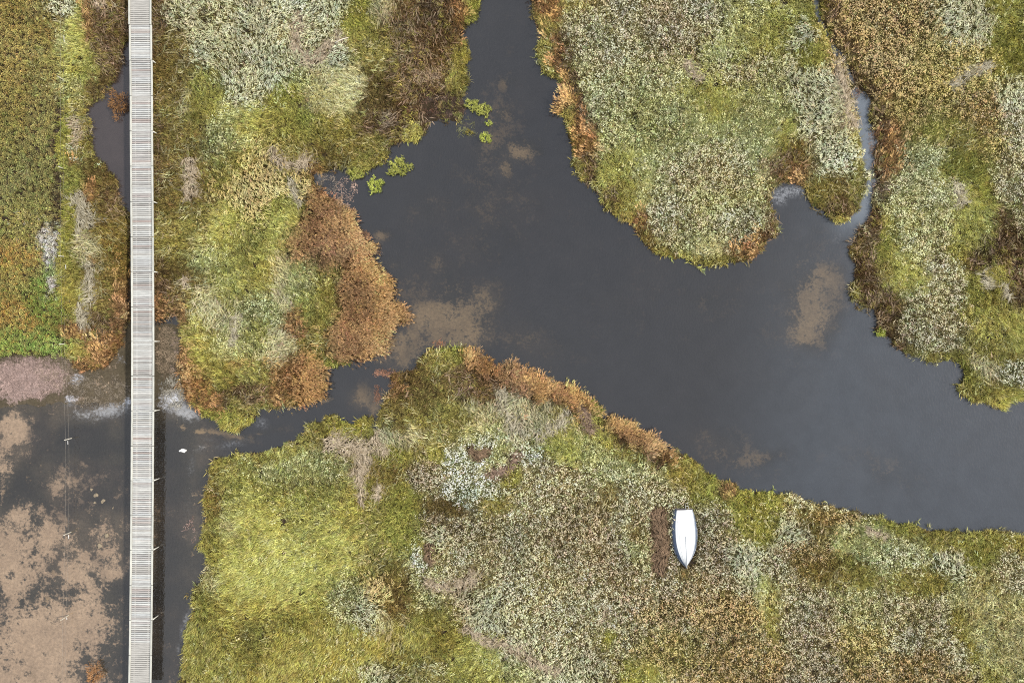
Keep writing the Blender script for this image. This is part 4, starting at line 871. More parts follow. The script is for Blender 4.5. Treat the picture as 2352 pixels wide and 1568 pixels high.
# straw mats: (outline path, half width, colours, label, density)
PALE_STRAW = ((132, 114, 88), (216, 198, 170)); GREY_STRAW = ((134, 122, 94), (212, 202, 176)); BROWN_STRAW = ((70, 56, 44), (164, 138, 112)); DARK_STRAW = ((74, 58, 48), (178, 152, 132))
MATS = [
    ([(690, 40), (686, 75), (680, 105), (697, 135), (722, 146), (745, 125), (762, 105), (782, 92)], 17, PALE_STRAW, 'U-shaped mat of flattened tan straw among silvery plumes by the top edge'),
    ([(632, 345), (636, 368), (662, 382), (692, 384), (708, 366)], 13, PALE_STRAW, 'hook-shaped mat of pale straw left of the small water bushes'),
    ([(672, 420), (680, 445), (690, 470)], 11, GREY_STRAW, 'oval grey straw mat at the foot of the hook-shaped mat'),
    ([(440, 375), (446, 415), (440, 450)], 17, PALE_STRAW, 'pale straw patch just right of the boardwalk, level with the pond\'s end'),
    ([(185, 455), (196, 485), (205, 510)], 18, GREY_STRAW, 'topmost of the four bleached straw drifts in the grass left of the boardwalk'),
    ([(190, 515), (185, 545)], 9, GREY_STRAW, 'smallest of the four bleached straw drifts left of the boardwalk'),
    ([(216, 610), (208, 650), (214, 690)], 12, GREY_STRAW, 'narrow upright drift of bleached straw halfway down the grass verge'),
    ([(190, 695), (198, 725), (196, 745)], 13, GREY_STRAW, 'lowest of the four bleached straw drifts left of the boardwalk'),
    ([(765, 1015), (800, 1025), (840, 1025), (835, 1055), (830, 1075)], 22, PALE_STRAW, 'large tangled tan straw mat where the side channel meets the south bank'),
    ([(862, 1012), (880, 1030)], 18, PALE_STRAW, 'round straw mat beside the large tangled one on the south bank'),
    ([(815, 1085), (830, 1100)], 13, PALE_STRAW, 'small straw tail hanging below the large tangled mat'),
    ([(832, 1110), (832, 1150)], 8, PALE_STRAW, 'thin straw streak in olive grass below the tangled mats'),
    ([(874, 1112), (868, 1140)], 9, PALE_STRAW, 'short straw streak in olive grass, right of the thin one'),
    ([(1128, 1086), (1158, 1080), (1180, 1062), (1186, 1042)], 13, DARK_STRAW, 'curved grey-brown straw mat beside white flower heads'),
    ([(1082, 1030), (1100, 1050), (1118, 1032)], 11, BROWN_STRAW, 'dark brown V-shaped straw mat among white flower heads'),
    ([(1150, 900), (1162, 940), (1185, 985)], 16, GREY_STRAW, 'long grey straw drape on the rise of the south bank'),
    ([(1300, 955), (1270, 985), (1240, 1000)], 16, GREY_STRAW, 'slanting grey straw drape behind the orange reeds of the south bank'),
    ([(1335, 940), (1345, 965), (1355, 985)], 16, DARK_STRAW, 'dark collapsed straw heap at the gap in the orange reeds'),
    ([(985, 1335), (1020, 1345), (1060, 1345), (1092, 1318)], 16, PALE_STRAW, 'wide pale straw mat below the left end of the grey flower field'),
    ([(985, 1250), (985, 1275), (992, 1290)], 10, BROWN_STRAW, 'small brown straw patch above the wide pale mat'),
    ([(1070, 1440), (1110, 1465), (1170, 1480), (1225, 1515), (1275, 1535)], 14, PALE_STRAW, 'long diagonal straw band near the bottom edge'),
    ([(1510, 1176), (1516, 1235), (1512, 1300)], 21, BROWN_STRAW, 'bare strip of brown dead grass beside the upturned boat'),
    ([(1388, 1395), (1384, 1420)], 8, PALE_STRAW, 'faint small straw patch in grey flowers left below the boat'),
    ([(1918, 150), (1928, 190), (1940, 240), (1952, 290)], 13, PALE_STRAW, 'long straw fringe on the peninsula along the narrow creek'),
    ([(1575, 150), (1590, 175), (1605, 190)], 11, PALE_STRAW, 'small straw patch in the middle of the peninsula'),
    ([(2190, 430), (2205, 465)], 15, GREY_STRAW, 'grey straw tuft in bright grass on the east bank'),
    ([(2252, 630), (2262, 660)], 11, GREY_STRAW, 'bleached straw tuft below the dark brown patch of the east bank'),
    ([(2296, 655), (2308, 680)], 9, GREY_STRAW, 'short straw tuft nearest the right edge, below the dark brown patch'),
    ([(2180, 200), (2215, 178), (2260, 155)], 12, GREY_STRAW, 'faded slanting straw band among tan flowers of the east bank'),
    ([(1985, 1215), (2015, 1225), (2030, 1235)], 10, PALE_STRAW, 'pinkish straw tuft on the south bank edge toward the right'),
    ([(430, 640), (432, 660)], 9, PALE_STRAW, 'small straw tuft close to the boardwalk above the mud'),
    ([(545, 730), (540, 790)], 12, GREY_STRAW, 'upright grey straw wisp in the middle of the west bank'),
]


def path_dist(x, y, path):
    d = np.full(x.shape, 1e9)
    for (x0, y0), (x1, y1) in zip(path, path[1:]):
        dx, dy = x1 - x0, y1 - y0
        t = np.clip(((x - x0) * dx + (y - y0) * dy) / (dx * dx + dy * dy), 0, 1)
        d = np.minimum(d, np.hypot(x - x0 - t * dx, y - y0 - t * dy))
    return d


STEP = 4.4
MARG = 170
cxs = np.arange(-MARG, 2352 + MARG, STEP); cys = np.arange(-MARG, 1568 + MARG, STEP)
vx, vy = np.meshgrid(cxs, cys)
vx = (vx + RNG.uniform(-.5, .5, vx.shape) * STEP).ravel(); vy = (vy + RNG.uniform(-.5, .5, vy.shape) * STEP).ravel()
sdv = sdf(vx, vy)
keep = (sdv > 1.0 + 5 * (vnoise(vx, vy, 7, 60) - 0.5)) | ((sdv > -8) & (RNG.random(vx.shape) < .10 * smooth(.35, .7, vnoise(vx, vy, 30, 62))))
keep &= ~((vx > 300) & (vx < 352))                                  # nothing grows through the boardwalk
keep &= blob(vx, vy, 1573, 1232, 30, 70) > 1.0                      # under the boat
vx, vy, sdv = vx[keep], vy[keep], sdv[keep]
reg = region_of(vx, vy)
# pick a style for each plant
ux = vx + 34 * (fbm(vx, vy, 46, 70) - 0.5) + 12 * (vnoise(vx, vy, 9, 75) - .5); uy = vy + 34 * (fbm(vx, vy, 46, 80) - 0.5) + 12 * (vnoise(vx, vy, 9, 85) - .5)
NP_ = len(vx)
sty0 = np.array([names.index(BASE[r]) for r in REG])[reg]
style_c = np.array([lin(ST[s][1]) for s in names]); style_c2 = np.array([lin(ST[s][2]) for s in names])
best = 0.15 + 0.3 * (vnoise(vx, vy, 13, 300) - .5); sty = sty0.copy(); second = np.full(NP_, -9.0); sty2 = sty0.copy()
acc = np.exp(7 * best); cacc = style_c[sty0] * acc[:, None]; c2acc = style_c2[sty0] * acc[:, None]
for i, (s, cx, cy, rx, ry, rot, w) in enumerate(PATCH):
    near = np.nonzero((np.abs(vx - cx) < 1.5 * max(rx, ry) + 40) & (np.abs(vy - cy) < 1.5 * max(rx, ry) + 40))[0]
    if len(near) == 0: continue
    si = names.index(s)
    f0 = w * np.exp(-0.75 * blob(ux[near], uy[near], cx, cy, rx * 1.08, ry * 1.08, rot))
    wt = np.exp(7 * f0) * (f0 > .1)
    acc[near] += wt; cacc[near] += style_c[si] * wt[:, None]; c2acc[near] += style_c2[si] * wt[:, None]
    f = f0 + 0.42 * (vnoise(vx[near], vy[near], 13, 200 + si) - .5) + 0.30 * (RNG.random(len(near)) - .5)
    b_ = f > best[near]
    ib = near[b_]
    same = sty[ib] == si
    second[ib] = np.where(same, second[ib], best[ib]); sty2[ib] = np.where(same, sty2[ib], sty[ib])
    best[ib] = f[b_]; sty[ib] = si
    rest = near[~b_]; fr_ = f[~b_]
    c_ = (fr_ > second[rest]) & (sty[rest] != si)
    second[rest[c_]] = fr_[c_]; sty2[rest[c_]] = si
# neighbours grow into one another
MIX = {'pgreen': [('paleG', .3), ('lime', .1)], 'lime': [('pgreen', .16), ('yel', .16), ('oliveG', .06)], 'yel': [('oliveG', .22), ('lime', .1), ('pyel', .08)], 'pyel': [('strawG', .2)], 'pale': [('paleG', .14), ('olive', .2), ('greige', .14), ('oliveG', .06)], 'paleG': [('pgreen', .25), ('oliveG', .12), ('pale', .12)],
       'tan': [('oliveG', .14), ('tanG', .2)], 'tanG': [('green', .22), ('oliveG', .1)], 'tanO': [('oliveG', .2), ('tan', .2), ('greige', .22)], 'greige': [('olive', .18), ('pale', .2)], 'plume': [('oliveG', .12), ('paleG', .12), ('strawG', .08)], 'olive': [('dkol', .2), ('strawG', .07), ('oliveG', .14), ('rust', .05)],
       'oliveG': [('green', .14), ('strawG', .06), ('olive', .12)], 'green': [('oliveG', .2), ('lime', .1)], 'dkol': [('olive', .2), ('brown', .12)], 'brown': [('pinkbr', .16), ('dkol', .14), ('dkbr', .14), ('yel', .08), ('oliveG', .12)], 'dkbr': [('brown', .16), ('pinkbr', .13), ('dkol', .1), ('yel', .05)], 'rust': [('brown', .16), ('olive', .12), ('orange', .08)],
       'orange': [('brnreed', .16), ('rust', .06)], 'brnreed': [('orange', .14), ('brown', .16)], 'heath': [('heathG', .2), ('heathD', .1)], 'heathG': [('heath', .22), ('heathD', .08), ('heathB', .06)], 'heathO': [('heathG', .3), ('heathB', .12)], 'heathB': [('heathG', .22), ('heathO', .1)], 'strawG': [('oliveG', .2), ('straw', .15)], 'paleW': [('oliveG', .2), ('green', .1)]}
swap = (RNG.random(NP_) < .16) & (second > .05)
sty = np.where(swap, sty2, sty)
orig = sty.copy(); roll = RNG.random(NP_)
for s, lst in MIX.items():
    sel = orig == names.index(s); lo = 0.0
    for q, pr in lst:
        hit = sel & (roll >= lo) & (roll < lo + pr); sty[hit] = names.index(q); lo += pr
cmix, c2mix = cacc / acc[:, None], c2acc / acc[:, None]
KINDS_ = sorted(KIND)
style_kind = np.array([KINDS_.index(ST[s][0]) for s in names])
style_h = np.array([ST[s][3] for s in names]); style_s = np.array([ST[s][4] for s in names]); style_k = np.array([ST[s][5] for s in names])
# clear the straw mats
on_mat = np.zeros(vx.shape, bool)
on_bare = np.zeros(vx.shape, bool)
for path, hw, cols, lab in MATS:
    if cols is BROWN_STRAW: on_bare |= path_dist(vx, vy, path) < hw * (.8 + .5 * vnoise(vx, vy, 12, 91))
    on_mat |= path_dist(vx, vy, path) < hw * (.75 + .5 * vnoise(vx, vy, 12, 90)) - 2
thin = RNG.random(len(vx)) < style_k[sty]
clump = fbm(vx, vy, 16, 95, 3)
gap = clump < np.where(np.isin(style_kind[sty], [KINDS_.index('heads')]), 0.27, 0.33)
keep = ~(on_mat & (RNG.random(len(vx)) < .86)) & ~on_bare & thin & ~(gap & (RNG.random(len(vx)) < .6))
vx, vy, sdv, reg, sty, clump = vx[keep], vy[keep], sdv[keep], reg[keep], sty[keep], clump[keep]
cmix, c2mix = cmix[keep], c2mix[keep]
N = len(vx)
kind_i = style_kind[sty]
pick = np.zeros(N, int)
for ki, kn in enumerate(KINDS_):
    ids = np.array([ORDER[nm] for nm in KIND[kn]])
    sel = kind_i == ki
    pick[sel] = RNG.choice(ids, sel.sum())
flow = 6.28 * (fbm(vx, vy, 240, 100, 2) - .5) * 1.5 + 1.2 * (fbm(vx, vy, 50, 104) - .5)
combed = np.isin(kind_i, [KINDS_.index(k) for k in ('grass', 'plume', 'reed', 'dead')])
reed_dir = np.where(reg == 2, -0.15, np.where(reg == 5, 0.75, np.where(reg == 3, 2.6, 1.2))) + 0.9 * (fbm(vx, vy, 60, 108) - .5)
base_dir = np.where(kind_i == KINDS_.index('reed'), reed_dir, np.where(reg == 5, 0.9, -1.0) + flow)
ang = np.where(combed, base_dir + RNG.normal(0, .35, N), RNG.uniform(0, 6.28, N))
turn = np.stack([RNG.normal(0, .08, N), RNG.normal(0, .08, N), ang], 1)
hgt = style_h[sty] * (0.45 + 1.15 * clump) * RNG.uniform(.8, 1.15, N) * (0.75 + 0.25 * smooth(0, 14, sdv))
wid = style_s[sty] * RNG.uniform(.85, 1.2, N)
size = np.stack([wid, wid, hgt], 1)
val = (0.34 + 0.80 * fbm(vx, vy, 60, 110) + 0.22 * fbm(vx, vy, 22, 130) + 0.30 * vnoise(vx, vy, 8, 116)) * np.exp(RNG.normal(0, .15, N))
hue = RNG.normal(0, .05, (N, 3)) + 0.24 * (fbm(vx, vy, 60, 114) - .42)[:, None] * np.array([1, .2, -1.2])
def grey(c, k):
    y_ = c @ np.array([.25, .65, .1])
    return c * (1 - k) + y_[:, None] * k


colr = np.clip(grey(style_c[sty] * .6 + cmix * .4, .12) * 1.12 * val[:, None] * (1 + hue), 0.004, .85); col2 = np.clip(grey(style_c2[sty] * .6 + c2mix * .4, .10) * val[:, None] * (1 + hue), 0.003, .8)
gz = np.where(sdv > 2, 0.06 + 0.12 * smooth(0, 30, sdv) - .03, 0.0)
posv = np.stack([(vx - 1176) * S, -(vy - 784) * S, gz], 1)

WHERE = {'heathland': 'left of the wire fence', 'verge': 'between the wire fence and the boardwalk', 'west': 'between the boardwalk and the river', 'peninsula': 'on the rounded peninsula at the top', 'east': 'on the bank right of the narrow creek', 'south': 'on the wide bank around the boat'}
KNAME = {'grass': ('marsh_grass', 'combed yellow-green marsh grass'), 'wild': ('rough_sedge', 'tangled olive and brown sedge'), 'heads': ('flower_field', 'pale speckled flower heads'), 'plume': ('plume_grass', 'silvery drooping plume grass'),
         'heath': ('low_heath', 'low mossy olive and orange heath'), 'reed': ('reed_bed', 'leaning orange-brown reeds'), 'dead': ('dry_grass', 'dry bleached grass'), 'litter': ('plant_litter', 'dark scattered plant litter on mud')}
for ri, rn in enumerate(REG):
    for ki, kn in enumerate(KINDS_):
        s_ = (reg == ri) & (kind_i == ki)
        if s_.sum() < 12: continue
        scatter(KNAME[kn][0], posv[s_], turn[s_], size[s_], pick[s_], colr[s_], col2[s_], KNAME[kn][1] + ' ' + WHERE[rn])

# plant litter on the weed mat and dead reed stubs in the shallows
lx, ly, lc = [], [], []
for (cx, cy, rx, ry, nn, c) in [(55, 868, 95, 46, 900, (176, 152, 142)), (140, 850, 60, 40, 220, (150, 134, 116)), (385, 810, 26, 60, 300, (150, 132, 110)), (230, 900, 70, 40, 260, (140, 128, 112)), (400, 900, 26, 40, 160, (170, 164, 150)),
                                (795, 440, 26, 36, 46, (206, 176, 158)), (750, 425, 26, 22, 40, (150, 138, 124)), (860, 572, 16, 16, 40, (130, 110, 96)), (835, 540, 14, 10, 30, (150, 116, 90)), (885, 858, 26, 8, 40, (172, 128, 104)), (868, 905, 8, 20, 26, (150, 112, 92)), (1010, 790, 12, 8, 12, (170, 120, 92)),
                                (1075, 295, 26, 20, 26, (140, 140, 96)), (1960, 200, 20, 30, 30, (120, 96, 76)), (2004, 300, 9, 60, 40, (130, 104, 84)), (1895, 30, 12, 40, 30, (120, 92, 74)), (2010, 440, 8, 60, 26, (120, 96, 76)), (1180, 855, 14, 8, 14, (120, 100, 80)), (440, 1215, 14, 30, 10, (180, 150, 138))]:
    r = np.sqrt(RNG.random(nn)); t = RNG.uniform(0, 6.28, nn)
    lx.append(cx + rx * r * np.cos(t)); ly.append(cy + ry * r * np.sin(t)); lc.append(np.tile(lin(c), (nn, 1)) * np.exp(RNG.normal(0, .25, (nn, 1))))
lx, ly, lc = np.concatenate(lx), np.concatenate(ly), np.concatenate(lc)
ok = ~((lx > 300) & (lx < 354)) & (sdf(lx, ly) < 4)
lx, ly, lc = lx[ok], ly[ok], lc[ok]
n_ = len(lx)
scatter('plant_litter', np.stack([(lx - 1176) * S, -(ly - 784) * S, np.full(n_, .015)], 1), np.stack([np.zeros(n_), np.zeros(n_), RNG.uniform(0, 6.28, n_)], 1), np.tile(RNG.uniform(.6, 1.1, n_)[:, None], (1, 3)),
        RNG.choice(np.array([ORDER[nm] for nm in KIND['litter']]), n_), lc, lc * .6, 'pinkish dead stalks and litter lying on the shallow water')


# ------------------------------------------------------------------ straw mats: one mesh of fallen stalks each
def mat_for(key, c):
    if key not in STRAW_M: STRAW_M[key] = plant_material('fallen straw', *c)
    return STRAW_M[key]


STRAW_M = {}
for path, hw, cols, lab in MATS:
    rr = random.Random(hash(path[0]) & 0xffff)
    B = Blades()
    seglen = [math.hypot(b[0] - a[0], b[1] - a[1]) for a, b in zip(path, path[1:])]
    total = sum(seglen)
    hw = hw * 1.2; area = (total + hw * 1.6) * hw * 2 * S * S
    c0 = W(*path[len(path) // 2])
    swirl = rr.uniform(-.6, .6)
    for i in range(int(area * 78)):
        d = rr.uniform(-hw * .5, total + hw * .5); k = 0; dd = d
        while k < len(seglen) - 1 and dd > seglen[k]: dd -= seglen[k]; k += 1
        a, b = path[k], path[k + 1]
        tx, ty = (b[0] - a[0]) / seglen[k], (b[1] - a[1]) / seglen[k]
        off = max(-1.7, min(1.7, rr.gauss(0, .62))) * hw
        x, y = a[0] + tx * dd - ty * off, a[1] + ty * dd + tx * off
        p = W(x, y) - c0
        az = math.atan2(-ty, tx) + swirl + rr.gauss(0, .6) + 2.4 * (float(vnoise(x, y, 22, 120)) - .5) + (math.pi if rr.random() < .3 else 0)
        z = .2 + .26 * (1 - min(1, abs(off) / hw)) * rr.random() + .08 * rr.random()
        tn = min(1.15, max(.5, rr.gauss(.9, .22)))
        for q in range(3):
            B.blade((p.x + rr.uniform(-.05, .05), p.y + rr.uniform(-.05, .05), z), az + rr.gauss(0, .14), rr.uniform(.25, .6), rr.uniform(1.15, 1.5), rr.uniform(.016, .026), rr.uniform(.05, .4), min(1.15, max(.5, tn * rr.uniform(.88, 1.12))), 0, 2)
    ob = bpy.data.objects.new('straw_mat', B.mesh('straw_mat', [mat_for(str(cols), cols)])); COL.objects.link(ob)
    ob.location = c0
    tag(ob, lab, 'straw', 'mats of flattened dead grass')


# ------------------------------------------------------------------ single bushes standing in the shallows
def bush(x, y, rx, ry, cols, label, n, hgt=.5, seed=0, group='bushes standing in the shallows'):
    rr = random.Random(seed); B = Blades(); T = Blades()
    c0 = W(x, y)
    for i in range(n):
        a = rr.uniform(0, 6.28); q = math.sqrt(rr.random())
        wob = .75 + .4 * math.sin(3 * a + seed) * .4 + .25 * math.sin(5 * a + 2 * seed)
        ox, oy = math.cos(a) * q * rx * S * wob, -math.sin(a) * q * ry * S * wob
        az = math.atan2(oy, ox) + rr.gauss(0, .8)
        dome = hgt * (1 - .7 * q * q)
        ln = rr.uniform(.15, .32); tn = min(1.15, max(.55, rr.gauss(.85, .2)))
        base = Vector((ox * .82, oy * .82, dome * rr.uniform(.35, .8)))
        B.blade(base, az, ln, rr.uniform(.3, 1.2), .03, .6, tn, 0, 2)
        for k in range(2):
            B.blade(base + Vector((math.cos(az), math.sin(az), .4)) * ln * .4, az + rr.choice((-1, 1)) * rr.uniform(.5, 1.1), ln * .6, rr.uniform(.6, 1.4), .026, .3, tn * rr.uniform(.85, 1.1), 0, 2)
        if i % 7 == 0:
            T.blade((ox * .3, oy * .3, -.08), az, dome + .1, .35, .02, .5, .7, 0, 2)
    root = empty('marsh_bush', c0)
    f = bpy.data.objects.new('foliage', B.mesh('foliage', [plant_material('bush leaf', *cols)])); COL.objects.link(f); f.parent = root
    st = bpy.data.objects.new('stems', T.mesh('stems', [plant_material('bush stem', (70, 54, 40), (110, 88, 64))])); COL.objects.link(st); st.parent = root
    tag(root, label, 'bush', group)


GREENB = ((112, 118, 46), (206, 206, 112)); LIMEB = ((122, 138, 46), (214, 220, 112)); RUSTB = ((100, 72, 48), (204, 154, 106)); BRB = ((86, 64, 44), (170, 128, 86)); DULLB = ((84, 80, 44), (170, 158, 84))
bush(918, 385, 36, 27, GREENB, 'largest yellow-green bush standing in the river, off the west bank', 300, .5, 1)
bush(863, 428, 21, 24, LIMEB, 'round lime bush standing alone in the river below the largest one', 170, .45, 2)
bush(1085, 243, 19, 14, GREENB, 'upper left of the two touching bushes at the river bend', 120, .45, 3)
bush(1110, 254, 24, 17, GREENB, 'lower right of the two touching bushes at the river bend', 160, .45, 4)
bush(1115, 317, 15, 12, LIMEB, 'small bright lime bush below the two touching bushes', 90, .35, 5)
bush(1078, 306, 10, 8, DULLB, 'sparse sprig in the water left of the small bright lime bush', 30, .3, 6)
bush(1122, 284, 6, 6, LIMEB, 'tiny green sprig between the touching bushes and the lime bush', 22, .25, 7)
bush(822, 400, 28, 16, GREENB, 'yellow-green bush against the west bank beside the muddy shallows', 150, .5, 8)
bush(275, 240, 32, 42, BRB, 'rust-brown bush in the pond half under the boardwalk', 330, .6, 9)
bush(222, 1545, 26, 40, RUSTB, 'orange-brown bush on the mud flat at the bottom edge', 240, .6, 10)
bush(2018, 762, 14, 12, LIMEB, 'small bright green bush at the waterline of the east bank', 80, .4, 11)
bush(845, 965, 22, 14, DULLB, 'straggly green bush leaning over the side channel', 90, .5, 12)

# ------------------------------------------------------------------ boardwalk
walk = empty('boardwalk', W(340, 784))
tag(walk, 'long grey slatted timber boardwalk on slim legs crossing the marsh', 'boardwalk')
WB = walk.location.copy()
JOINT = [-40, 98, 237, 376, 513, 650, 788, 925, 1061, 1198, 1333, 1468, 1604, 1741, 1876, 2012, 2147, 2283, 2420, 2557, 2694]
LEFT = {-40: 503, 97: 503, 99: 505.5, 236: 506, 238: 507.5, 375: 508.7, 377: 509, 512: 509, 650: 510, 788: 511, 925: 512.5, 1061: 513, 1198: 514, 1333: 514.3, 1468: 514.3, 1604: 514, 1741: 513, 1876: 512.2, 2012: 511.3, 2147: 510, 2283: 508.6, 2420: 507, 2557: 505, 2694: 502.6}
kx, kv = list(LEFT), list(LEFT.values())
FK = 0.588                                                       # photograph pixels -> plan units
bsrc = box_bm(1, 1, 1)
board_me = bpy.data.meshes.new('board'); bm = box_bm(1.50, .122, .04, .006); bm.to_mesh(board_me); bm.free(); board_me.materials.append(M_BOARD)
extra_v, extra_f = [], []
rb = random.Random(5)
made = 0


def deck_pt(srcx, srcy, z):
    return W(srcx * FK, srcy * FK, z) - WB


for si in range(len(JOINT) - 1):
    ya, yb = JOINT[si], JOINT[si + 1]
    xa = np.interp(ya + 1.5, kx, kv); xb = np.interp(yb - 1.5, kx, kv)
    a0 = deck_pt(xa + 44.3, ya, DECK); b0 = deck_pt(xb + 44.3, yb, DECK)
    d = (b0 - a0); L = d.length; d.normalize(); side = Vector((-d.y, d.x, 0))
    if side.x < 0: side = -side
    rot = math.atan2(side.y, side.x)
    nb = 17; pitch = L / nb
    for k in range(nb):
        c = a0 + d * (pitch * (k + .5)) + Vector((0, 0, -.02 - rb.uniform(0, .004)))
        if 1 <= si <= 18 and made < 300 and not (si == 18 and k > 13):
            o_ = bpy.data.objects.new('board', board_me); COL.objects.link(o_); o_.parent = walk; made += 1
            o_.location = c + side * rb.uniform(-.006, .006); o_.rotation_euler = (0, 0, rot + rb.gauss(0, .003)); o_.scale = (1, (pitch - .030) / .122 * rb.uniform(.96, 1.03), 1)
        else:
            w2, h2, t2 = .75, (pitch - .030) / 2, .02; q0 = len(extra_v)
            for sx in (-1, 1):
                for sy in (-1, 1):
                    for sz in (-1, 1):
                        extra_v.append(c + side * (w2 * sx) + d * (h2 * sy) + Vector((0, 0, t2 * sz)))
            for f in ((0, 1, 3, 2), (4, 6, 7, 5), (0, 4, 5, 1), (2, 3, 7, 6), (0, 2, 6, 4), (1, 5, 7, 3)):
                extra_f.append(tuple(q0 + v for v in f))
    # kerbs and joists of the section
    mid = a0 + d * (L / 2)
    for s_ in (-1, 1):
        bm = box_bm(.115, L - .035, .07, .008)
        o_ = bm_obj('kerb_rail', bm, M_RAIL, walk)
        o_.location = mid + side * (s_ * .735) + Vector((0, 0, .036)); o_.rotation_euler = (0, 0, rot)
        bm = box_bm(.085, L - .03, .16, .005)
        o_ = bm_obj('joist', bm, M_JOIST, walk)
        o_.location = mid + side * (s_ * .46) + Vector((0, 0, -.125)); o_.rotation_euler = (0, 0, rot)
    if si % 2 == 0 and si > 0:
        bm = box_bm(1.44, .09, .12, .005)
        o_ = bm_obj('cross_beam', bm, M_JOIST, walk); o_.location = a0 + Vector((0, 0, -.27)); o_.rotation_euler = (0, 0, rot)
        for s_ in (-1, 1):
            v_, f_ = tube([(0, 0, -1.45), (0, 0, -.4), (0, 0, -.07)], .036, 10)
            o_ = mesh_obj('leg', v_, f_, M_LEG, walk, True); o_.location = a0 + side * (s_ * .762)
extra = mesh_obj('board', extra_v, extra_f, M_BOARD, walk)
tag(extra, kind='stuff')

# ------------------------------------------------------------------ wire fence over the flat
POSTS = [(258, -30), (258, 318), (257, 662), (260, 1003), (261, 1343), (279, 1711), (276, 2078), (267, 2402), (262, 2740)]
PLAB = ['fence stake at the top edge beside the heath', 'pale fence stake half hidden in lime-green grass', 'pale fence stake in the grass level with the pond', 'fence stake beside the white bleached patch of heath', 'pale fence stake at the lower corner of the heath', 'pale fence stake in the shallow flat, first below the heath', 'pale fence stake in the shallow flat, second below the heath', 'lowest pale fence stake in view on the sandy flat', 'fence stake below the bottom edge']
tops = []
for (sx, sy), lab in zip(POSTS, PLAB):
    base = W(sx * FK, sy * FK)
    rr = random.Random(sx * 7 + sy)
    lean = Vector((rr.uniform(-.04, .04), rr.uniform(-.04, .04), 0))
    hh = .92 if sy > 1200 else .98
    root = empty('fence_stake', base)
    v_, f_ = tube([Vector((0, 0, -.3)), Vector((0, 0, 0)), lean * .6 + Vector((0, 0, hh * .6)), lean + Vector((0, 0, hh - .04)), lean + Vector((0, 0, hh))], [.034, .034, .032, .030, .012], 7)
    mesh_obj('stake', v_, f_, M_STAKE, root)
    for hz in (.42, .82):
        v_, f_ = tube([Vector((.03, 0, hz - .03)), Vector((.05, 0, hz)), Vector((.03, 0, hz + .03))], [.010, .015, .010], 6)
        mesh_obj('insulator', v_, f_, M_TAPE, root)
    tag(root, lab, 'fence post', 'stakes of the wire fence')
    tops.append(base)
for hz, lab in ((.42, 'lower wire of the thin fence on the left'), (.82, 'upper wire of the thin fence on the left')):
    pts = []
    for i, (a, b) in enumerate(zip(tops, tops[1:])):
        for k in range(6):
            t = k / 6.0
            p = a.lerp(b, t); pts.append((p.x + .05, p.y, hz - .08 * 4 * t * (1 - t)))
    v_, f_ = tube(pts, .0045, 5)
    o_ = mesh_obj('fence_wire', v_, f_, M_WIRE, None, True)
    tag(o_, lab, 'wire', 'wires of the fence')
for i, (sx, sy, ln, lab) in enumerate([(249, 50, 20, 'white tape strip hanging on the fence wire at the top edge'), (250, 152, 28, 'white tape strip on the fence wire above the lime-green grass'), (257, 1042, 20, 'white tape strip on the fence wire beside the olive grass'),
                                       (265, 1728, 18, 'white tape strip below the first stake in the flat'), (268, 2096, 20, 'white tape strip below the second stake in the flat'), (261, 2415, 12, 'white tape strip below the lowest stake')]):
    c = W(sx * FK, sy * FK, .6)
    bm = box_bm(.03, ln * FK * S * .8, .010, .003)
    for v in bm.verts: v.co.x += .02 * math.sin(v.co.y * 14); v.co.z += .03 * math.sin(v.co.y * 9)
    o_ = bm_obj('fence_tape', bm, M_TAPE); o_.location = c; o_.rotation_euler = (.1, .3, .05 * i)
    tag(o_, lab, 'tape', 'tape strips on the fence wire')

# ------------------------------------------------------------------ upturned boat
M_HULL = simple_material('white gelcoat', (218, 219, 217), .4, 0, .05, 1.3)
M_SIDE = simple_material('blue-grey hull side', (112, 126, 150), .35, 0, .12, 3)  # sides darker and bluer than the white bottom
M_RIM = simple_material('grey-white rubbing strake', (176, 180, 184), .4, 0, .06)
M_TRAN = simple_material('grey transom', (122, 114, 118), .5, 0, .2)
M_ALU = simple_material('aluminium tube', (214, 214, 210), .4, .3, .1)
M_ROPE = simple_material('faded rope', (178, 160, 130), .9, 0, .2)
boat = empty('upturned_boat', W(1570, 1232) + Vector((0, 0, .18)), math.radians(2.2))
tag(boat, 'white upturned rowing boat with blue-grey sides lying keel up on the flowers', 'boat')
ST_N = 22
Lb = 4.05


def boat_section(t):
    """t: 0 stern .. 1 bow. returns y, half gunwale, half chine, heights"""
    y = Lb * (.5 - t)                                             # stern at +y (top of picture)
    gw = .90 * (1 - max(0, (t - .42) / .58) ** 2.6) * (1 - .28 * max(0, (.40 - t) / .40) ** 2.0)
    ch = .68 * (1 - max(0, (t - .40) / .58) ** 2.4) * (1 - .22 * max(0, (.36 - t) / .36) ** 2.0) if t < .98 else 0
    ch = max(ch, 0.0)
    hz = .50 - .16 * max(0, (t - .6) / .4) ** 2
    return y, max(gw, 0.012), max(ch, .006), hz


def loft(rows, mat, name, parent, close=False):
    v_, f_ = [], []
    m_ = len(rows[0])
    for r_ in rows: v_ += [tuple(p) for p in r_]
    for i in range(len(rows) - 1):
        for j in range(m_ - 1):
            f_.append((i * m_ + j, i * m_ + j + 1, (i + 1) * m_ + j + 1, (i + 1) * m_ + j))
    return mesh_obj(name, v_, f_, mat, parent, True)


ts = [i / ST_N for i in range(ST_N + 1)]
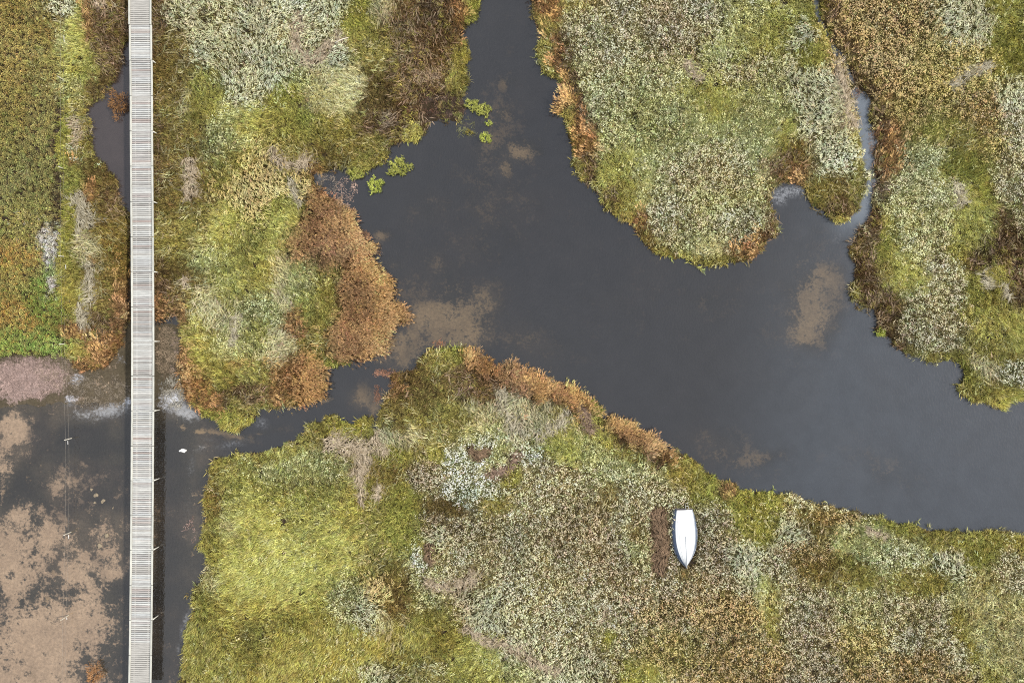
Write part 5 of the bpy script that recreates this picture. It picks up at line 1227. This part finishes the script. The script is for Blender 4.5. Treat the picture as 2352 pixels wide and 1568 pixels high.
# bottom: chine to chine over the keel, with a slight vee that sharpens toward the bow
rows = []
for t in ts:
    y, gw, ch, hz = boat_section(t)
    vee = .05 + .16 * max(0, (t - .55) / .45) ** 1.6
    row = []
    for j in range(-6, 7):
        q = j / 6
        row.append((q * ch, y, hz + vee * (1 - abs(q) ** 1.2)))
    rows.append(row)
hb = loft(rows, M_HULL, 'hull_bottom', boat)
for s_ in (-1, 1):
    rows = []
    for t in ts:
        y, gw, ch, hz = boat_section(t)
        rows.append([(s_ * (ch + (gw - ch) * q ** .8), y, hz * (1 - q)) for q in (0, .2, .45, .7, 1)])
    loft(rows, M_SIDE, 'topside', boat)
    path = []
    for t in ts:
        y, gw, ch, hz = boat_section(t)
        path.append((s_ * (gw + .012), y, .02))
    v_, f_ = tube(path, .03, 8); mesh_obj('gunwale_strake', v_, f_, M_RIM, boat, True)
    for fr_, rad in ((1.0, .020), (.62, .010), (.8, .009)):
        path = []
        for t in ts[(0 if fr_ == 1 else 4):-1]:
            y, gw, ch, hz = boat_section(t)
            vee = .05 + .16 * max(0, (t - .55) / .45) ** 1.6
            path.append((s_ * ch * fr_, y, hz + vee * (1 - fr_ ** 1.2) + .004))
        v_, f_ = tube(path, rad, 6); mesh_obj('spray_rail' if fr_ < 1 else 'chine_rail', v_, f_, M_HULL if fr_ < 1 else M_RIM, hb, True)
path = []
for t in ts[10:]:
    y, gw, ch, hz = boat_section(t)
    vee = .05 + .16 * max(0, (t - .55) / .45) ** 1.6
    path.append((0, y, hz + vee + .006))
y, gw, ch, hz = boat_section(1.0)
path.append((0, y - .02, .04))
v_, f_ = tube(path, .022, 6); mesh_obj('keel_strip', v_, f_, M_RIM, hb, True)
y, gw, ch, hz = boat_section(0)
tv = [(-gw, y + .07, 0), (gw, y + .07, 0), (ch, y, hz), (0, y, hz + .05), (-ch, y, hz)]
mesh_obj('transom', tv, [(0, 1, 2, 3, 4)], M_TRAN, boat)
lad = empty('swim_ladder', (0, 0, 0)); lad.parent = boat
for xx in (.12, .31):
    v_, f_ = tube([(xx, y + .01, .40), (xx, y + .12, .34), (xx - .03, y + .40, .26)], .014, 7); mesh_obj('ladder_rail', v_, f_, M_ALU, lad, True)
for yy, zz in ((.22, .312), (.40, .26)):
    v_, f_ = tube([(.11, y + yy, zz), (.30, y + yy, zz)], .014, 7); mesh_obj('ladder_rung', v_, f_, M_ALU, lad, True)
v_, f_ = tube([(gw - .06, y + .09, .05), (gw + .02, y + .22, .03), (gw + .03, y + .02, .03)], .013, 6); mesh_obj('grab_handle', v_, f_, M_ALU, boat, True)
rp_ = [W(1577, 1302) + Vector((0, 0, .2)), W(1568, 1304) + Vector((0, 0, .32)), W(1555, 1308) + Vector((0, 0, .42)), W(1543, 1316) + Vector((0, 0, .38)), W(1537, 1320) + Vector((0, 0, .2))]
v_, f_ = tube(rp_, .012, 6); tag(mesh_obj('mooring_rope', v_, f_, M_ROPE, None, True), 'thin faded rope running from the bow of the upturned boat', 'rope')

# ------------------------------------------------------------------ small things
M_FOAM = simple_material('white foam', (244, 242, 234), .7, 0, .04, 8)
src_pts = [(699, 1759.5), (713, 1751), (729.5, 1756), (728, 1761), (722.5, 1765), (719.5, 1768), (718.5, 1764.5), (715, 1765.5), (711, 1762), (708.5, 1764.5), (706.5, 1762.5), (702.5, 1763.5)]
c0 = W(714 * FK, 1759 * FK)
vv = [W(a * FK, b * FK) - c0 for a, b in src_pts]; nn = len(vv)
fv = [(p.x, p.y, -.02) for p in vv] + [(p.x, p.y, .045 + .02 * p.x) for p in vv]
ff = [tuple(range(nn))[::-1], tuple(range(nn, 2 * nn))] + [(i, (i + 1) % nn, nn + (i + 1) % nn, nn + i) for i in range(nn)]
o_ = mesh_obj('foam_sheet', fv, ff, M_FOAM); o_.location = c0
tag(o_, 'broken piece of white foam sheet floating right of the boardwalk', 'foam sheet')

M_STONE = simple_material('pale stone', (140, 126, 104), .85, 0, .25, 7)
for i, (sx, sy, r_, lab) in enumerate([(388, 2133, 11, 'largest pale stone on the flat, below the second fence stake\'s level'), (415, 2092, 12, 'flat yellowish stone left of the boardwalk beside dark weed'), (374, 1933, 10, 'pale stone in dark weed left of the boardwalk'), (358, 1911, 7, 'small rounded tan stone just above the pale stone in weed'),
                                       (441, 1982, 5, 'tiny pale stone nearest the boardwalk'), (401, 1957, 9, 'dull brown stone between two pale ones'), (371, 1963, 6, 'small dull stone in dark weed, lowest of its cluster')]):
    rr = random.Random(40 + i); bm = bmesh.new(); bmesh.ops.create_icosphere(bm, subdivisions=3, radius=1)
    rad = r_ * FK * S
    for v in bm.verts:
        w_ = 1 + .22 * math.sin(3 * v.co.x + i) + .16 * math.sin(4 * v.co.y + 2 * i) + .08 * math.sin(9 * v.co.z + 5 * v.co.x)
        v.co *= w_; v.co.z *= .45; v.co *= rad; v.co.y *= .8
    o_ = bm_obj('stone', bm, M_STONE, None, True); o_.location = W(sx * FK, sy * FK, 0) + Vector((0, 0, -.03)); o_.rotation_euler = (0, 0, rr.uniform(0, 3))
    tag(o_, lab, 'stone', 'stones on the shallow flat')

M_DRIFT = wood_material('bleached driftwood', [(206, 194, 170), (226, 216, 196)], scale=(6, 20, 6))
pts = [W(1314 * FK, 178 * FK) + Vector((0, 0, .42)), W(1328 * FK, 170 * FK) + Vector((0, 0, .47)), W(1346 * FK, 163 * FK) + Vector((0, 0, .49)), W(1366 * FK, 157 * FK) + Vector((0, 0, .45))]
v_, f_ = tube(pts, [.045, .05, .035, .018], 8)
tag(mesh_obj('driftwood_branch', v_, f_, M_DRIFT, None, True), 'bleached driftwood branch at the right end of the U-shaped straw mat', 'driftwood')
print('plants', N, 'boards', made)
